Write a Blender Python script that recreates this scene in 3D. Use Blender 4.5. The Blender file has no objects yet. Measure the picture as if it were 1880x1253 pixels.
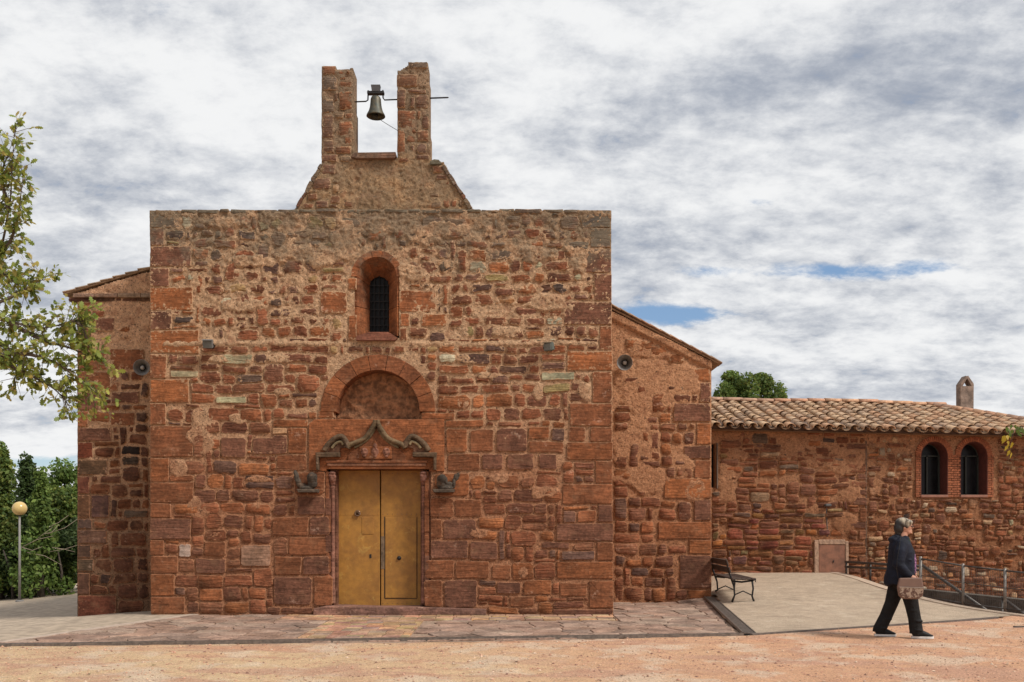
import bpy, bmesh, math, random
import numpy as np
from mathutils import Vector, Matrix

# ------------------------------------------------------------------ camera, world, sun, exposure
S = bpy.context.scene
COL = S.collection
F = 1700.0                      # focal length in photo pixels
HY = 960.0                      # horizon row
EYE = 1.6
cd = bpy.data.cameras.new('camera'); cam = bpy.data.objects.new('camera', cd); COL.objects.link(cam)
cam.location = (0, 0, EYE); cam.rotation_euler = (math.pi/2, 0, 0)
cd.sensor_width = 36; cd.lens = 36*F/1880; cd.shift_y = (HY-626.5)/1880; cd.clip_end = 3000
S.camera = cam

SUN_EL, SUN_AZ = math.radians(46), math.radians(122)   # azimuth clockwise from +Y
W = bpy.data.worlds.new('World'); S.world = W; W.use_nodes = True
def build_world():
    nt = W.node_tree; N = nt.nodes; L = nt.links; N.clear()
    def m(op, a, b=None, c=None, clamp=False):
        n = N.new('ShaderNodeMath'); n.operation = op; n.use_clamp = clamp
        for i, v in enumerate((a, b, c)):
            if v is None: continue
            if isinstance(v, (int, float)): n.inputs[i].default_value = v
            else: L.new(v, n.inputs[i])
        return n.outputs[0]
    def ramp(v, a, b, o0=0., o1=1.):
        n = N.new('ShaderNodeMapRange'); n.interpolation_type = 'SMOOTHSTEP'
        L.new(v, n.inputs[0]); n.inputs[1].default_value = a; n.inputs[2].default_value = b
        n.inputs[3].default_value = o0; n.inputs[4].default_value = o1; return n.outputs[0]
    def mix(f, a, b):
        n = N.new('ShaderNodeMix'); n.data_type = 'RGBA'
        if isinstance(f, (int, float)): n.inputs[0].default_value = f
        else: L.new(f, n.inputs[0])
        for i, v in ((6, a), (7, b)):
            if isinstance(v, tuple): n.inputs[i].default_value = (*v, 1)
            else: L.new(v, n.inputs[i])
        return n.outputs[2]
    tc = N.new('ShaderNodeTexCoord'); sp = N.new('ShaderNodeSeparateXYZ'); L.new(tc.outputs['Generated'], sp.inputs[0])
    x, y, z = sp.outputs
    zc = m('ADD', m('MAXIMUM', z, 0.0), 0.30)
    u = m('DIVIDE', x, zc); v = m('DIVIDE', y, zc)
    cb = N.new('ShaderNodeCombineXYZ'); L.new(u, cb.inputs[0]); L.new(v, cb.inputs[1])
    def noise(scale, det, rough, off, dist=0.0, sx=1.0, sy=1.0):
        mp = N.new('ShaderNodeMapping'); L.new(cb.outputs[0], mp.inputs[0]); mp.inputs[1].default_value = off; mp.inputs[3].default_value = (sx, sy, 1)
        n = N.new('ShaderNodeTexNoise'); L.new(mp.outputs[0], n.inputs['Vector'])
        n.inputs['Scale'].default_value = scale; n.inputs['Detail'].default_value = det
        n.inputs['Roughness'].default_value = rough; n.inputs['Distortion'].default_value = dist
        return n.outputs[0]
    big = noise(0.55, 3, .5, (3.1, 1.7, 0))
    med = noise(3.4, 9, .62, (1.4, 4.7, 0), .15, .95, 1.15)
    fine = noise(13.0, 7, .66, (5.5, 2.2, 0), .15, .9, 1.2)
    ya = m('MAXIMUM', y, 0.05)
    a = m('DIVIDE', x, ya); b = m('DIVIDE', z, ya)
    front = ramp(y, .1, .4)
    def blob(px, py, sx, sy, amt):
        da = m('DIVIDE', m('SUBTRACT', a, (px-940)/F), sx/F); db = m('DIVIDE', m('SUBTRACT', b, (HY-py)/F), sy/F)
        r = m('ADD', m('MULTIPLY', da, da), m('MULTIPLY', db, db))
        return m('MULTIPLY', m('MULTIPLY', m('EXPONENT', m('MULTIPLY', r, -1.)), amt), front)
    gaps = None
    for g in ((1390, 368, 60, 18, .22), (1560, 500, 200, 17, .30), (1300, 500, 60, 14, .18), (1225, 578, 105, 24, .36), (1700, 486, 60, 16, .2),
              (330, 15, 90, 30, .15), (80, 848, 110, 18, .30), (60, 905, 120, 20, .2), (1010, 20, 60, 20, .1), (310, 140, 40, 20, .1)):
        o = blob(*g); gaps = o if gaps is None else m('ADD', gaps, o)
    dens = m('ADD', m('MULTIPLY', med, .85), m('MULTIPLY', fine, .75))
    dens = m('SUBTRACT', m('SUBTRACT', dens, .27), m('MULTIPLY', gaps, 1.42))
    cover = ramp(dens, .08, .40)
    # brightness of the cloud deck
    br = m('ADD', m('ADD', m('MULTIPLY', big, .22), m('MULTIPLY', med, .62)), m('MULTIPLY', fine, .34))
    for g in ((1500, 150, 330, 150, -.08), (1700, 330, 300, 90, -.04), (1800, 60, 200, 120, -.05), (690, 240, 260, 160, .05), (420, 140, 260, 90, .03), (150, 330, 260, 130, .05),
              (1500, 640, 500, 60, .03), (230, 250, 170, 90, -.03), (60, 700, 200, 120, .05), (1230, 60, 150, 60, .05)):
        br = m('ADD', br, blob(*g))
    t = ramp(br, .425, .70)
    dark = (2.75, 3.05, 3.65); lite = (7.1, 7.15, 7.2)
    cc = mix(t, dark, lite)
    sky = N.new('ShaderNodeTexSky'); sky.sky_type = 'NISHITA'; sky.sun_disc = False
    sky.sun_elevation = SUN_EL; sky.sun_rotation = SUN_AZ; sky.altitude = 300
    blue = mix(.35, sky.outputs[0], (1.5, 2.9, 5.2))
    c = mix(cover, blue, cc)
    bg = N.new('ShaderNodeBackground'); bg.inputs[1].default_value = 0.10
    L.new(c, bg.inputs[0]); o = N.new('ShaderNodeOutputWorld'); L.new(bg.outputs[0], o.inputs[0])
build_world()
sd = bpy.data.lights.new('sun', 'SUN'); sd.energy = 3.0; sd.angle = math.radians(14); sd.color = (1, .94, .86)
sun = bpy.data.objects.new('sun', sd); COL.objects.link(sun)
sdir = Vector((math.sin(SUN_AZ)*math.cos(SUN_EL), math.cos(SUN_AZ)*math.cos(SUN_EL), math.sin(SUN_EL)))
sun.rotation_euler = sdir.to_track_quat('Z', 'Y').to_euler()
S.view_settings.view_transform = 'Standard'; S.view_settings.look = 'None'
S.view_settings.exposure = 0.34; S.view_settings.gamma = 1; S.view_settings.use_curve_mapping = False

# ------------------------------------------------------------------ helpers
def X(px, Y): return (px-940)*Y/F
def Z(py, Y): return EYE-(py-HY)*Y/F
def PT(px, py, Y): return Vector((X(px, Y), Y, Z(py, Y)))
_T = np.random.RandomState(7).rand(256, 256)
def vn(x, y):
    x = np.asarray(x, float); y = np.asarray(y, float)
    xi = np.floor(x).astype(int); yi = np.floor(y).astype(int); fx = x-xi; fy = y-yi
    fx = fx*fx*(3-2*fx); fy = fy*fy*(3-2*fy)
    a = _T[xi & 255, yi & 255]; b = _T[(xi+1) & 255, yi & 255]; c = _T[xi & 255, (yi+1) & 255]; d = _T[(xi+1) & 255, (yi+1) & 255]
    return (a*(1-fx)+b*fx)*(1-fy)+(c*(1-fx)+d*fx)*fy
def fbm(x, y, f, o=4, s=0.0, g=.5):
    t = 0; a = 1; n = 0
    for k in range(o):
        t = t+a*vn(x*f+s+k*17.3, y*f+s*1.7+k*9.1); n += a; a *= g; f *= 2.03
    return t/n*2-1
def sstep(a, b, x):
    t = np.clip((np.asarray(x, float)-a)/(b-a), 0, 1); return t*t*(3-2*t)

def gz(x, y):
    """height of the ground"""
    x = np.asarray(x, float); y = np.asarray(y, float)
    r = .46*sstep(15, 21.3, y)*sstep(2.9, 5.2, x)
    l = -.085*np.logaddexp(0, (-x-6.6)*4)/4
    l = np.maximum(l, -2.5)
    return r+l*sstep(11, 16, y)

def link(o, parent=None):
    COL.objects.link(o)
    if parent: o.parent = parent
    return o
def tag(o, label=None, cat=None, group=None, kind=None):
    if label: o['label'] = label
    if cat: o['category'] = cat
    if group: o['group'] = group
    if kind: o['kind'] = kind
    return o
def empty(name, loc, label=None, cat=None, group=None, kind=None):
    o = bpy.data.objects.new(name, None); link(o); o.location = loc; o.empty_display_size = .1
    return tag(o, label, cat, group, kind)
def finish(name, verts, faces, mat, parent=None, tint=None, smooth=False, wloc=True):
    """verts in world space; parent is an unrotated Empty/mesh; the object origin is at the parent"""
    me = bpy.data.meshes.new(name); v = np.asarray(verts, dtype=np.float64)
    if parent is not None and wloc:
        v = v-np.array(origin(parent))
    me.from_pydata(v.tolist() if isinstance(v, np.ndarray) else v, [], faces if isinstance(faces, list) else faces.tolist())
    if isinstance(mat, (list, tuple)):
        for k in mat: me.materials.append(k)
    else: me.materials.append(mat)
    if tint is not None:
        at = me.color_attributes.new('tint', 'FLOAT_COLOR', 'POINT')
        t = np.ones((len(v), 4)); tt_ = np.asarray(tint, float); t[..., :tt_.shape[-1]] = tt_; at.data.foreach_set('color', t.ravel())
    if smooth: me.polygons.foreach_set('use_smooth', [True]*len(me.polygons))
    me.update()
    o = bpy.data.objects.new(name, me); link(o, parent); return o
def origin(o):
    l = Vector((0, 0, 0))
    while o is not None: l = l+o.location; o = o.parent
    return l
class MB:
    def __init__(s): s.v = []; s.f = []; s.t = []
    def add(s, v, f, tint=None):
        b = len(s.v); s.v += [tuple(p) for p in v]; s.f += [[i+b for i in q] for q in f]
        s.t += [tint if tint is not None else (1, 1, 1)]*len(v)
    def box(s, c, d, rot=None, bev=0.0, tint=None):
        hx, hy, hz = d[0]/2, d[1]/2, d[2]/2
        if bev > 0:
            b = min(bev, hx*.9, hy*.9, hz*.9); v = []
            for sx in (-1, 1):
                for sy in (-1, 1):
                    for sz in (-1, 1):
                        v += [(sx*hx, sy*(hy-b), sz*(hz-b)), (sx*(hx-b), sy*hy, sz*(hz-b)), (sx*(hx-b), sy*(hy-b), sz*hz)]
            bm = bmesh.new()
            for p in v: bm.verts.new(p)
            r = bmesh.ops.convex_hull(bm, input=list(bm.verts)); bm.verts.index_update()
            vv = [q.co.copy() for q in bm.verts]; ff = [[q.index for q in f.verts] for f in bm.faces]; bm.free()
        else:
            vv = [Vector((sx*hx, sy*hy, sz*hz)) for sx in (-1, 1) for sy in (-1, 1) for sz in (-1, 1)]
            ff = [[0, 1, 3, 2], [4, 6, 7, 5], [0, 4, 5, 1], [2, 3, 7, 6], [0, 2, 6, 4], [1, 5, 7, 3]]
        M = rot if rot is not None else Matrix.Identity(3)
        s.add([M @ p+Vector(c) for p in vv], ff, tint)
    def tube(s, pts, r, n=8, tint=None, ref=None, cap=True):
        pts = [Vector(p) for p in pts]; rr = r if isinstance(r, (list, tuple)) else [r]*len(pts)
        v = []; ref = Vector(ref) if ref else None
        up0 = None
        for i, p in enumerate(pts):
            t = (pts[min(i+1, len(pts)-1)]-pts[max(i-1, 0)]).normalized()
            if ref is not None: a = ref
            elif up0 is None: a = Vector((0, 0, 1)) if abs(t.z) < .9 else Vector((0, 1, 0))
            else: a = up0
            u = (a-t*a.dot(t)).normalized(); up0 = u; w = t.cross(u)
            ra, rb = rr[i] if isinstance(rr[i], tuple) else (rr[i], rr[i])
            for k in range(n):
                an = 2*math.pi*k/n; v.append(p+u*math.cos(an)*ra+w*math.sin(an)*rb)
        f = []
        for i in range(len(pts)-1):
            for k in range(n): f.append([i*n+k, i*n+(k+1) % n, (i+1)*n+(k+1) % n, (i+1)*n+k])
        if cap: f.append(list(range(n))[::-1]); f.append([(len(pts)-1)*n+k for k in range(n)])
        s.add(v, f, tint)
    def lathe(s, prof, c, axis=(0, 0, 1), n=20, tint=None):
        q = Vector(axis).to_track_quat('Z', 'Y').to_matrix(); v = []; f = []
        for r, h in prof:
            for k in range(n):
                a = 2*math.pi*k/n; v.append(q @ Vector((r*math.cos(a), r*math.sin(a), h))+Vector(c))
        for i in range(len(prof)-1):
            for k in range(n): f.append([i*n+k, i*n+(k+1) % n, (i+1)*n+(k+1) % n, (i+1)*n+k])
        s.add(v, f, tint)
    def prism(s, poly, y0, y1, tint=None):
        """poly (x,z) counter-clockwise seen from the camera, front at y0, back at y1"""
        n = len(poly); v = [(p[0], y0, p[1]) for p in poly]+[(p[0], y1, p[1]) for p in poly]
        f = [list(range(n)), list(range(n, 2*n))[::-1]]
        for k in range(n): f.append([k, n+k, n+(k+1) % n, (k+1) % n])
        s.add(v, f, tint)
    def build(s, name, mat, parent=None, smooth=False, tinted=False):
        return finish(name, s.v, s.f, mat, parent, s.t if tinted else None, smooth)

# ------------------------------------------------------------------ materials
def new_mat(name):
    m = bpy.data.materials.new(name); m.use_nodes = True; nt = m.node_tree; nt.nodes.clear()
    b = nt.nodes.new('ShaderNodeBsdfPrincipled'); o = nt.nodes.new('ShaderNodeOutputMaterial'); nt.links.new(b.outputs[0], o.inputs[0])
    return m, nt, b, o
class NB:
    def __init__(s, nt): s.nt = nt; s.N = nt.nodes; s.L = nt.links; g = s.N.new('ShaderNodeNewGeometry'); s.pos = g.outputs['Position']
    def set(s, inp, v):
        if isinstance(v, tuple): inp.default_value = (*v, 1) if len(v) == 3 and inp.type == 'RGBA' else v
        elif isinstance(v, (int, float)): inp.default_value = v
        else: s.L.new(v, inp)
    def noise(s, scale, det=4, rough=.55, dist=0, sc=(1, 1, 1), off=(0, 0, 0), vec=None):
        mp = s.N.new('ShaderNodeMapping'); s.L.new(vec or s.pos, mp.inputs[0]); mp.inputs[1].default_value = off; mp.inputs[3].default_value = sc
        n = s.N.new('ShaderNodeTexNoise'); s.L.new(mp.outputs[0], n.inputs['Vector'])
        n.inputs['Scale'].default_value = scale; n.inputs['Detail'].default_value = det; n.inputs['Roughness'].default_value = rough; n.inputs['Distortion'].default_value = dist
        return n.outputs[0]
    def voro(s, scale, feature='F1', sc=(1, 1, 1)):
        mp = s.N.new('ShaderNodeMapping'); s.L.new(s.pos, mp.inputs[0]); mp.inputs[3].default_value = sc
        n = s.N.new('ShaderNodeTexVoronoi'); n.feature = feature; s.L.new(mp.outputs[0], n.inputs['Vector']); n.inputs['Scale'].default_value = scale
        return n.outputs[0]
    def m(s, op, a, b=None, clamp=False):
        n = s.N.new('ShaderNodeMath'); n.operation = op; n.use_clamp = clamp; s.set(n.inputs[0], a)
        if b is not None: s.set(n.inputs[1], b)
        return n.outputs[0]
    def ramp(s, v, a, b, o0=0., o1=1.):
        n = s.N.new('ShaderNodeMapRange'); n.interpolation_type = 'SMOOTHSTEP'; s.set(n.inputs[0], v)
        for i, k in enumerate((a, b, o0, o1)): n.inputs[i+1].default_value = k
        return n.outputs[0]
    def mix(s, f, a, b, mode='MIX'):
        n = s.N.new('ShaderNodeMix'); n.data_type = 'RGBA'; n.blend_type = mode; s.set(n.inputs[0], f); s.set(n.inputs[6], a); s.set(n.inputs[7], b); return n.outputs[2]
    def scale(s, col, f):
        n = s.N.new('ShaderNodeVectorMath'); n.operation = 'SCALE'; s.set(n.inputs[0], col); s.set(n.inputs[3], f); return n.outputs[0]
    def attr(s, name='tint'):
        n = s.N.new('ShaderNodeAttribute'); n.attribute_name = name; return n.outputs[0]
    def alpha(s):
        n = s.N.new('ShaderNodeAttribute'); n.attribute_name = 'tint'; return n.outputs['Alpha']
    def sep(s, v=None):
        n = s.N.new('ShaderNodeSeparateXYZ'); s.L.new(v or s.pos, n.inputs[0]); return n.outputs
    def bump(s, h, strength, dist, bsdf):
        n = s.N.new('ShaderNodeBump'); n.inputs['Strength'].default_value = strength; n.inputs['Distance'].default_value = dist
        s.L.new(h, n.inputs['Height']); s.L.new(n.outputs[0], bsdf.inputs['Normal'])

def mat_stone(name, gain=1.0, top=True, rough=1.0, gr=1.0):
    m, nt, b, o = new_mat(name); B = NB(nt)
    c = B.attr(); al = B.alpha()
    n1 = B.noise(2.6, 4, .6); n2 = B.noise(22, 5, .65); st = B.noise(1.6, 5, .6, .6, (1.5, 1.5, 14)); n3 = B.noise(75, 3, .6)
    g = B.m('MULTIPLY', B.ramp(n1, .3, .7, .66, 1.28), B.ramp(n2, .25, .75, .66, 1.34))
    g = B.m('MULTIPLY', g, B.ramp(st, .3, .7, .76, 1.16)); g = B.m('MULTIPLY', g, B.ramp(n3, .3, .7, .86, 1.14))
    c = B.scale(c, B.m('MULTIPLY', g, gain))
    z = B.sep()[2]
    # hue drift inside the stones
    c = B.mix(B.ramp(B.noise(7, 4, .6, off=(4, 9, 2)), .5, .75, 0, .45), c, B.scale(c, 1.0), 'MIX')
    c = B.mix(B.ramp(B.noise(5, 5, .6, off=(4, 9, 2)), .52, .72, 0, .35), c, (.25, .135, .075))
    # mortar smeared over the margins of each stone
    mg = B.ramp(B.m('ADD', B.m('SUBTRACT', al, B.ramp(z, 3.2, 4.4, 0, .13)), B.m('MULTIPLY', B.m('SUBTRACT', B.noise(17, 5, .7, off=(6, 6, 6)), .5), 2.2)), .22, .34, 1, 0)
    mc = B.scale(B.mix(B.ramp(z, 1.5, 5.0), (.33, .16, .085), (.46, .29, .17)), B.ramp(n3, .3, .7, .7, 1.2))
    c = B.mix(B.m('MULTIPLY', mg, .85), c, mc)
    # salt bloom and pale mortar smears
    sm = B.m('MULTIPLY', B.ramp(B.noise(3.2, 6, .7, off=(7, 1, 3)), .60, .70), B.ramp(n2, .45, .6))
    c = B.mix(B.m('MULTIPLY', sm, .55), c, (.50, .34, .25))
    # scattered dark pits
    c = B.mix(B.ramp(B.noise(34, 4, .7, off=(2, 2, 2)), .60, .72, 0, .55), c, (.05, .026, .018))
    if top:
        wz = B.ramp(z, 5.4, 7.1)
        w = B.m('MULTIPLY', B.ramp(B.m('ADD', B.noise(2.2, 6, .7, off=(1, 5, 8)), B.m('MULTIPLY', wz, .26)), .56, .80), B.ramp(z, 3.4, 6.2))
        c = B.mix(B.m('MULTIPLY', w, .75*gr), c, B.mix(n2, (.085, .070, .050), (.20, .165, .115)))
        li = B.m('MULTIPLY', B.ramp(B.noise(9, 5, .7, off=(9, 9, 1)), .64, .70), B.ramp(z, 5.0, 7.0))
        c = B.mix(B.m('MULTIPLY', li, .6), c, (.36, .33, .24))
    B.L.new(c, b.inputs['Base Color']); b.inputs['Roughness'].default_value = .9; b.inputs['Specular IOR Level'].default_value = .2
    h = B.m('ADD', B.m('MULTIPLY', n2, .5), B.m('ADD', B.m('MULTIPLY', st, 1.7), B.m('MULTIPLY', n3, .18)))
    B.bump(h, .9*rough, .035*rough, b)
    return m
def mat_mortar(name, lo, hi, z0, z1, gain=1.0, grime=1.0):
    m, nt, b, o = new_mat(name); B = NB(nt)
    z = B.sep()[2]; n1 = B.noise(1.8, 5, .6); n2 = B.noise(16, 6, .7); n3 = B.noise(60, 4, .7)
    f = B.ramp(B.m('ADD', z, B.m('MULTIPLY', B.m('SUBTRACT', n1, .5), 3.0)), z0, z1)
    c = B.mix(f, lo, hi)
    c = B.scale(c, B.m('MULTIPLY', B.m('MULTIPLY', B.ramp(n2, .25, .75, .68, 1.3), B.ramp(n3, .3, .7, .78, 1.22)), gain))
    c = B.mix(B.ramp(B.noise(5, 5, .65, off=(3, 3, 9)), .5, .66, 0, .55), c, (.30, .135, .075))
    c = B.mix(B.ramp(B.noise(28, 5, .75, off=(8, 2, 5)), .54, .64, 0, .85), c, (.045, .028, .018))
    wz = B.ramp(z, 5.4, 7.1)
    w = B.m('MULTIPLY', B.ramp(B.m('ADD', B.noise(2.4, 6, .7, off=(1, 5, 8)), B.m('MULTIPLY', wz, .24)), .56, .78), B.ramp(z, 3.4, 6.2))
    c = B.mix(B.m('MULTIPLY', w, .7*grime), c, B.mix(n2, (.07, .058, .042), (.24, .20, .14)))
    B.L.new(c, b.inputs['Base Color']); b.inputs['Roughness'].default_value = .95; b.inputs['Specular IOR Level'].default_value = .1
    B.bump(B.m('ADD', n2, B.m('MULTIPLY', n3, .5)), 1.0, .05, b)
    return m
def mat_plain(name, col, rough=.6, metal=0., var=.15, scale=12, bump=0.0, spec=.5, col2=None, sc=(1, 1, 1)):
    m, nt, b, o = new_mat(name); B = NB(nt); n = B.noise(scale, 5, .6, sc=sc)
    if col2: c = B.mix(B.ramp(n, .4, .62), col, col2)
    else: c = B.scale(col_socket(B, col), B.ramp(n, .3, .7, 1-var, 1+var))
    B.L.new(c, b.inputs['Base Color']); b.inputs['Roughness'].default_value = rough; b.inputs['Metallic'].default_value = metal; b.inputs['Specular IOR Level'].default_value = spec
    if bump: B.bump(n, 1, bump, b)
    return m
def col_socket(B, col):
    n = B.N.new('ShaderNodeRGB'); n.outputs[0].default_value = (*col, 1); return n.outputs[0]
def mat_tint(name, rough=.7, var=.25, scale=20, bump=0.01, trans=0., spec=.3, dirt=None):
    m, nt, b, o = new_mat(name); B = NB(nt); n = B.noise(scale, 5, .6); c = B.scale(B.attr(), B.ramp(n, .3, .7, 1-var, 1+var))
    if dirt: c = B.mix(B.ramp(B.noise(dirt[0], 6, .7, off=(3, 1, 4)), dirt[1], dirt[1]+.13, 0, dirt[3]), c, dirt[2])
    B.L.new(c, b.inputs['Base Color']); b.inputs['Roughness'].default_value = rough; b.inputs['Specular IOR Level'].default_value = spec
    if bump: B.bump(n, 1, bump, b)
    if trans:
        t = B.N.new('ShaderNodeBsdfTranslucent'); B.L.new(c, t.inputs[0]); mx = B.N.new('ShaderNodeMixShader'); mx.inputs[0].default_value = trans
        B.L.new(b.outputs[0], mx.inputs[1]); B.L.new(t.outputs[0], mx.inputs[2]); B.L.new(mx.outputs[0], o.inputs[0])
    return m
M_STONE = mat_stone('red_sandstone', .93)
M_GST = mat_stone('gable_sandstone', 1.0, True, 1.0, .45)
M_ASH = mat_stone('dressed_sandstone', .93, True, .6)
M_MORTAR = mat_mortar('lime_mortar', (.39, .185, .10), (.51, .325, .195), 1.4, 4.8)
M_MORTAR_R = mat_mortar('lime_render', (.38, .175, .09), (.48, .25, .135), .5, 4.5, grime=.5)
M_MORTAR_H = mat_mortar('earth_mortar', (.28, .125, .062), (.42, .215, .115), .6, 3.6, grime=.3)
M_MORTAR_L = mat_mortar('shaded_mortar', (.20, .11, .065), (.58, .35, .21), -.2, 4.6, grime=.3)  # dark low tone and paler top put the left wing's shade into the colour
M_DARK = mat_plain('dark_interior', (.012, .010, .009), .9)
M_IRON = mat_plain('black_iron', (.018, .017, .017), .55, .4, .3, 40)
M_ROOM = mat_plain('limewashed_back', (.2, .12, .08), .9)

# ------------------------------------------------------------------ masonry
YF, YL, YR, YH = 16.19, 17.0, 18.6, 21.25
RED = [(.245, .088, .042), (.215, .079, .040), (.275, .098, .043), (.175, .069, .039), (.225, .092, .048), (.32, .118, .047), (.19, .080, .046), (.23, .082, .040)]
PURP = [(.155, .077, .052), (.13, .070, .052), (.17, .088, .060)]
OCH = [(.38, .24, .11), (.31, .23, .10), (.42, .20, .085)]
PALE = [(.40, .35, .24), (.36, .32, .20)]
DRK = [(.10, .062, .045), (.075, .05, .04)]
def tint_for(px, py, rng, zone='f'):
    r = rng.random()
    up = max(0, min(1, (720-py)/330))
    if zone == 'f' and py > 760 and r < .2: r = rng.choice([.02, .5])
    if zone == 'h': up = 0; r = r*.96+(.04 if rng.random() < .8 else 0)
    if r < .07+.20*up: c = rng.choice(PURP)
    elif r < .10+.30*up: c = rng.choice(DRK+[(.15, .1, .07)])
    elif r < .125+.38*up: c = rng.choice(OCH if rng.random() < .7 else PALE)
    elif r < .135+.395*up: c = rng.choice(PALE if zone != 'h' else [(.42, .27, .16), (.36, .22, .13)])
    else: c = rng.choice(RED)
    if zone == 'L': c = tuple(k*(.62 if py > 700 else .85) for k in c)  # left wing rubble tinted darker lower down to paint its shade
    k = rng.uniform(.76, 1.18)
    return tuple(q*k for q in c)

def warp(px, py, amp=1.0):
    return (px+amp*3.2*float(fbm(px, py, .03, 2, 11.0)), py+amp*4.0*float(fbm(px, py, .02, 2, 31.0)))
def rect_poly(x0, x1, y0, y1, cut, jit, rng, Y, wamp=1.0, mids=True):
    """irregular block outline in pixels -> metres (x, z), counter-clockwise seen from the camera"""
    w, h = x1-x0, y1-y0; mn = min(w, h); P = []
    def c(): return mn*rng.uniform(cut*.4, cut*1.3)
    c1, c2, c3, c4 = c(), c(), c(), c()
    P += [(x0+c1, y1), ((x0+x1)/2, y1), (x1-c2, y1), (x1, y1-c2)]
    if h > 20 and mids: P.append((x1, (y0+y1)/2))
    P += [(x1, y0+c3), (x1-c3, y0), ((x0+x1)/2, y0), (x0+c4, y0), (x0, y0+c4)]
    if h > 20 and mids: P.append((x0, (y0+y1)/2))
    P.append((x0, y1-c1))
    R = []
    for p in P:
        a, b = p[0]+rng.uniform(-jit, jit), p[1]+rng.uniform(-jit, jit)
        if wamp: a, b = warp(a, b, wamp)
        R.append((X(a, Y), Z(b, Y)))
    return R
def stone_geo(poly, y0, proud, bev, back, rough, bulge, rng):
    n = len(poly); cx = sum(p[0] for p in poly)/n; cz = sum(p[1] for p in poly)/n
    tx, tz = rng.uniform(-1, 1)*rough*1.2, rng.uniform(-1, 1)*rough*1.2
    sx = max(abs(p[0]-cx) for p in poly); sz = max(abs(p[1]-cz) for p in poly)
    V = []; f = []
    for p in poly: V.append((p[0], y0+back, p[1]))
    for p in poly: V.append((p[0], y0-proud+bev*1.0, p[1]))
    for p in poly:
        dx, dz = cx-p[0], cz-p[1]; L = math.hypot(dx, dz); k = min(.35, bev*1.2/max(L, 1e-6))
        yy = y0-proud+rng.uniform(-1, 1)*rough+tx*(p[0]-cx)/sx+tz*(p[1]-cz)/sz
        V.append((p[0]+dx*k, yy, p[1]+dz*k))
    V.append((cx, y0-proud-bulge+rng.uniform(-1, 1)*rough, cz))
    for k in range(n):
        j = (k+1) % n
        f += [[k, j, n+j, n+k], [n+k, n+j, 2*n+j, 2*n+k], [2*n+k, 2*n+j, 3*n]]
    return V, f

def fill(x0, x1, y0, y1, occ, size, rng, inside=None, cell=2.5, courses=True, yslope=0):
    nx, ny = int((x1-x0)/cell), int((y1-y0)/cell)
    gx = x0+(np.arange(nx)+.5)*cell; gy = y1-(np.arange(ny)+.5)*cell     # row 0 at the bottom
    GX, GY = np.meshgrid(gx, gy); free = np.ones((ny, nx), bool)
    if inside is not None: free &= inside(GX, GY)
    for (a, b, c, d) in occ: free &= ~((GX > a-1.0) & (GX < b+1.0) & (GY > c-1.0) & (GY < d+1.0))
    tops = [0]
    while tops[-1] < ny:
        yy = y1-tops[-1]*cell; tops.append(tops[-1]+max(3, int(round(size((x0+x1)/2, yy)[1]/cell*rng.uniform(.75, 1.3)))))
    out = []
    for j in range(ny):
        for i in range(nx):
            if not free[j, i]: continue
            w, h = size(gx[i], gy[j]); w = int(max(2, round(w/cell*rng.uniform(.5, 1.6)))); h = int(max(2, round(h/cell*rng.uniform(.6, 1.3))))
            if courses and rng.random() < .85:
                nt_ = [t for t in tops if t > j+1]
                if nt_ and nt_[0]-j < h*1.9: h = nt_[0]-j
                if len(nt_) > 1 and rng.random() < .07: h = nt_[1]-j; w = max(3, int(w*.8))
            k = 1
            while k < w and i+k < nx and free[j, i+k]: k += 1
            run = k
            while i+run < nx and run-k < 3 and free[j, i+run]: run += 1
            if run-k < 3: k = run
            q = 1
            while q < h and j+q < ny and free[j+q, i:i+k].all(): q += 1
            free[j:j+q, i:i+k] = False
            if k >= 2 and q >= 2: out.append((x0+i*cell, x0+(i+k)*cell, y1-(j+q)*cell, y1-j*cell))
    return out

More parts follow.
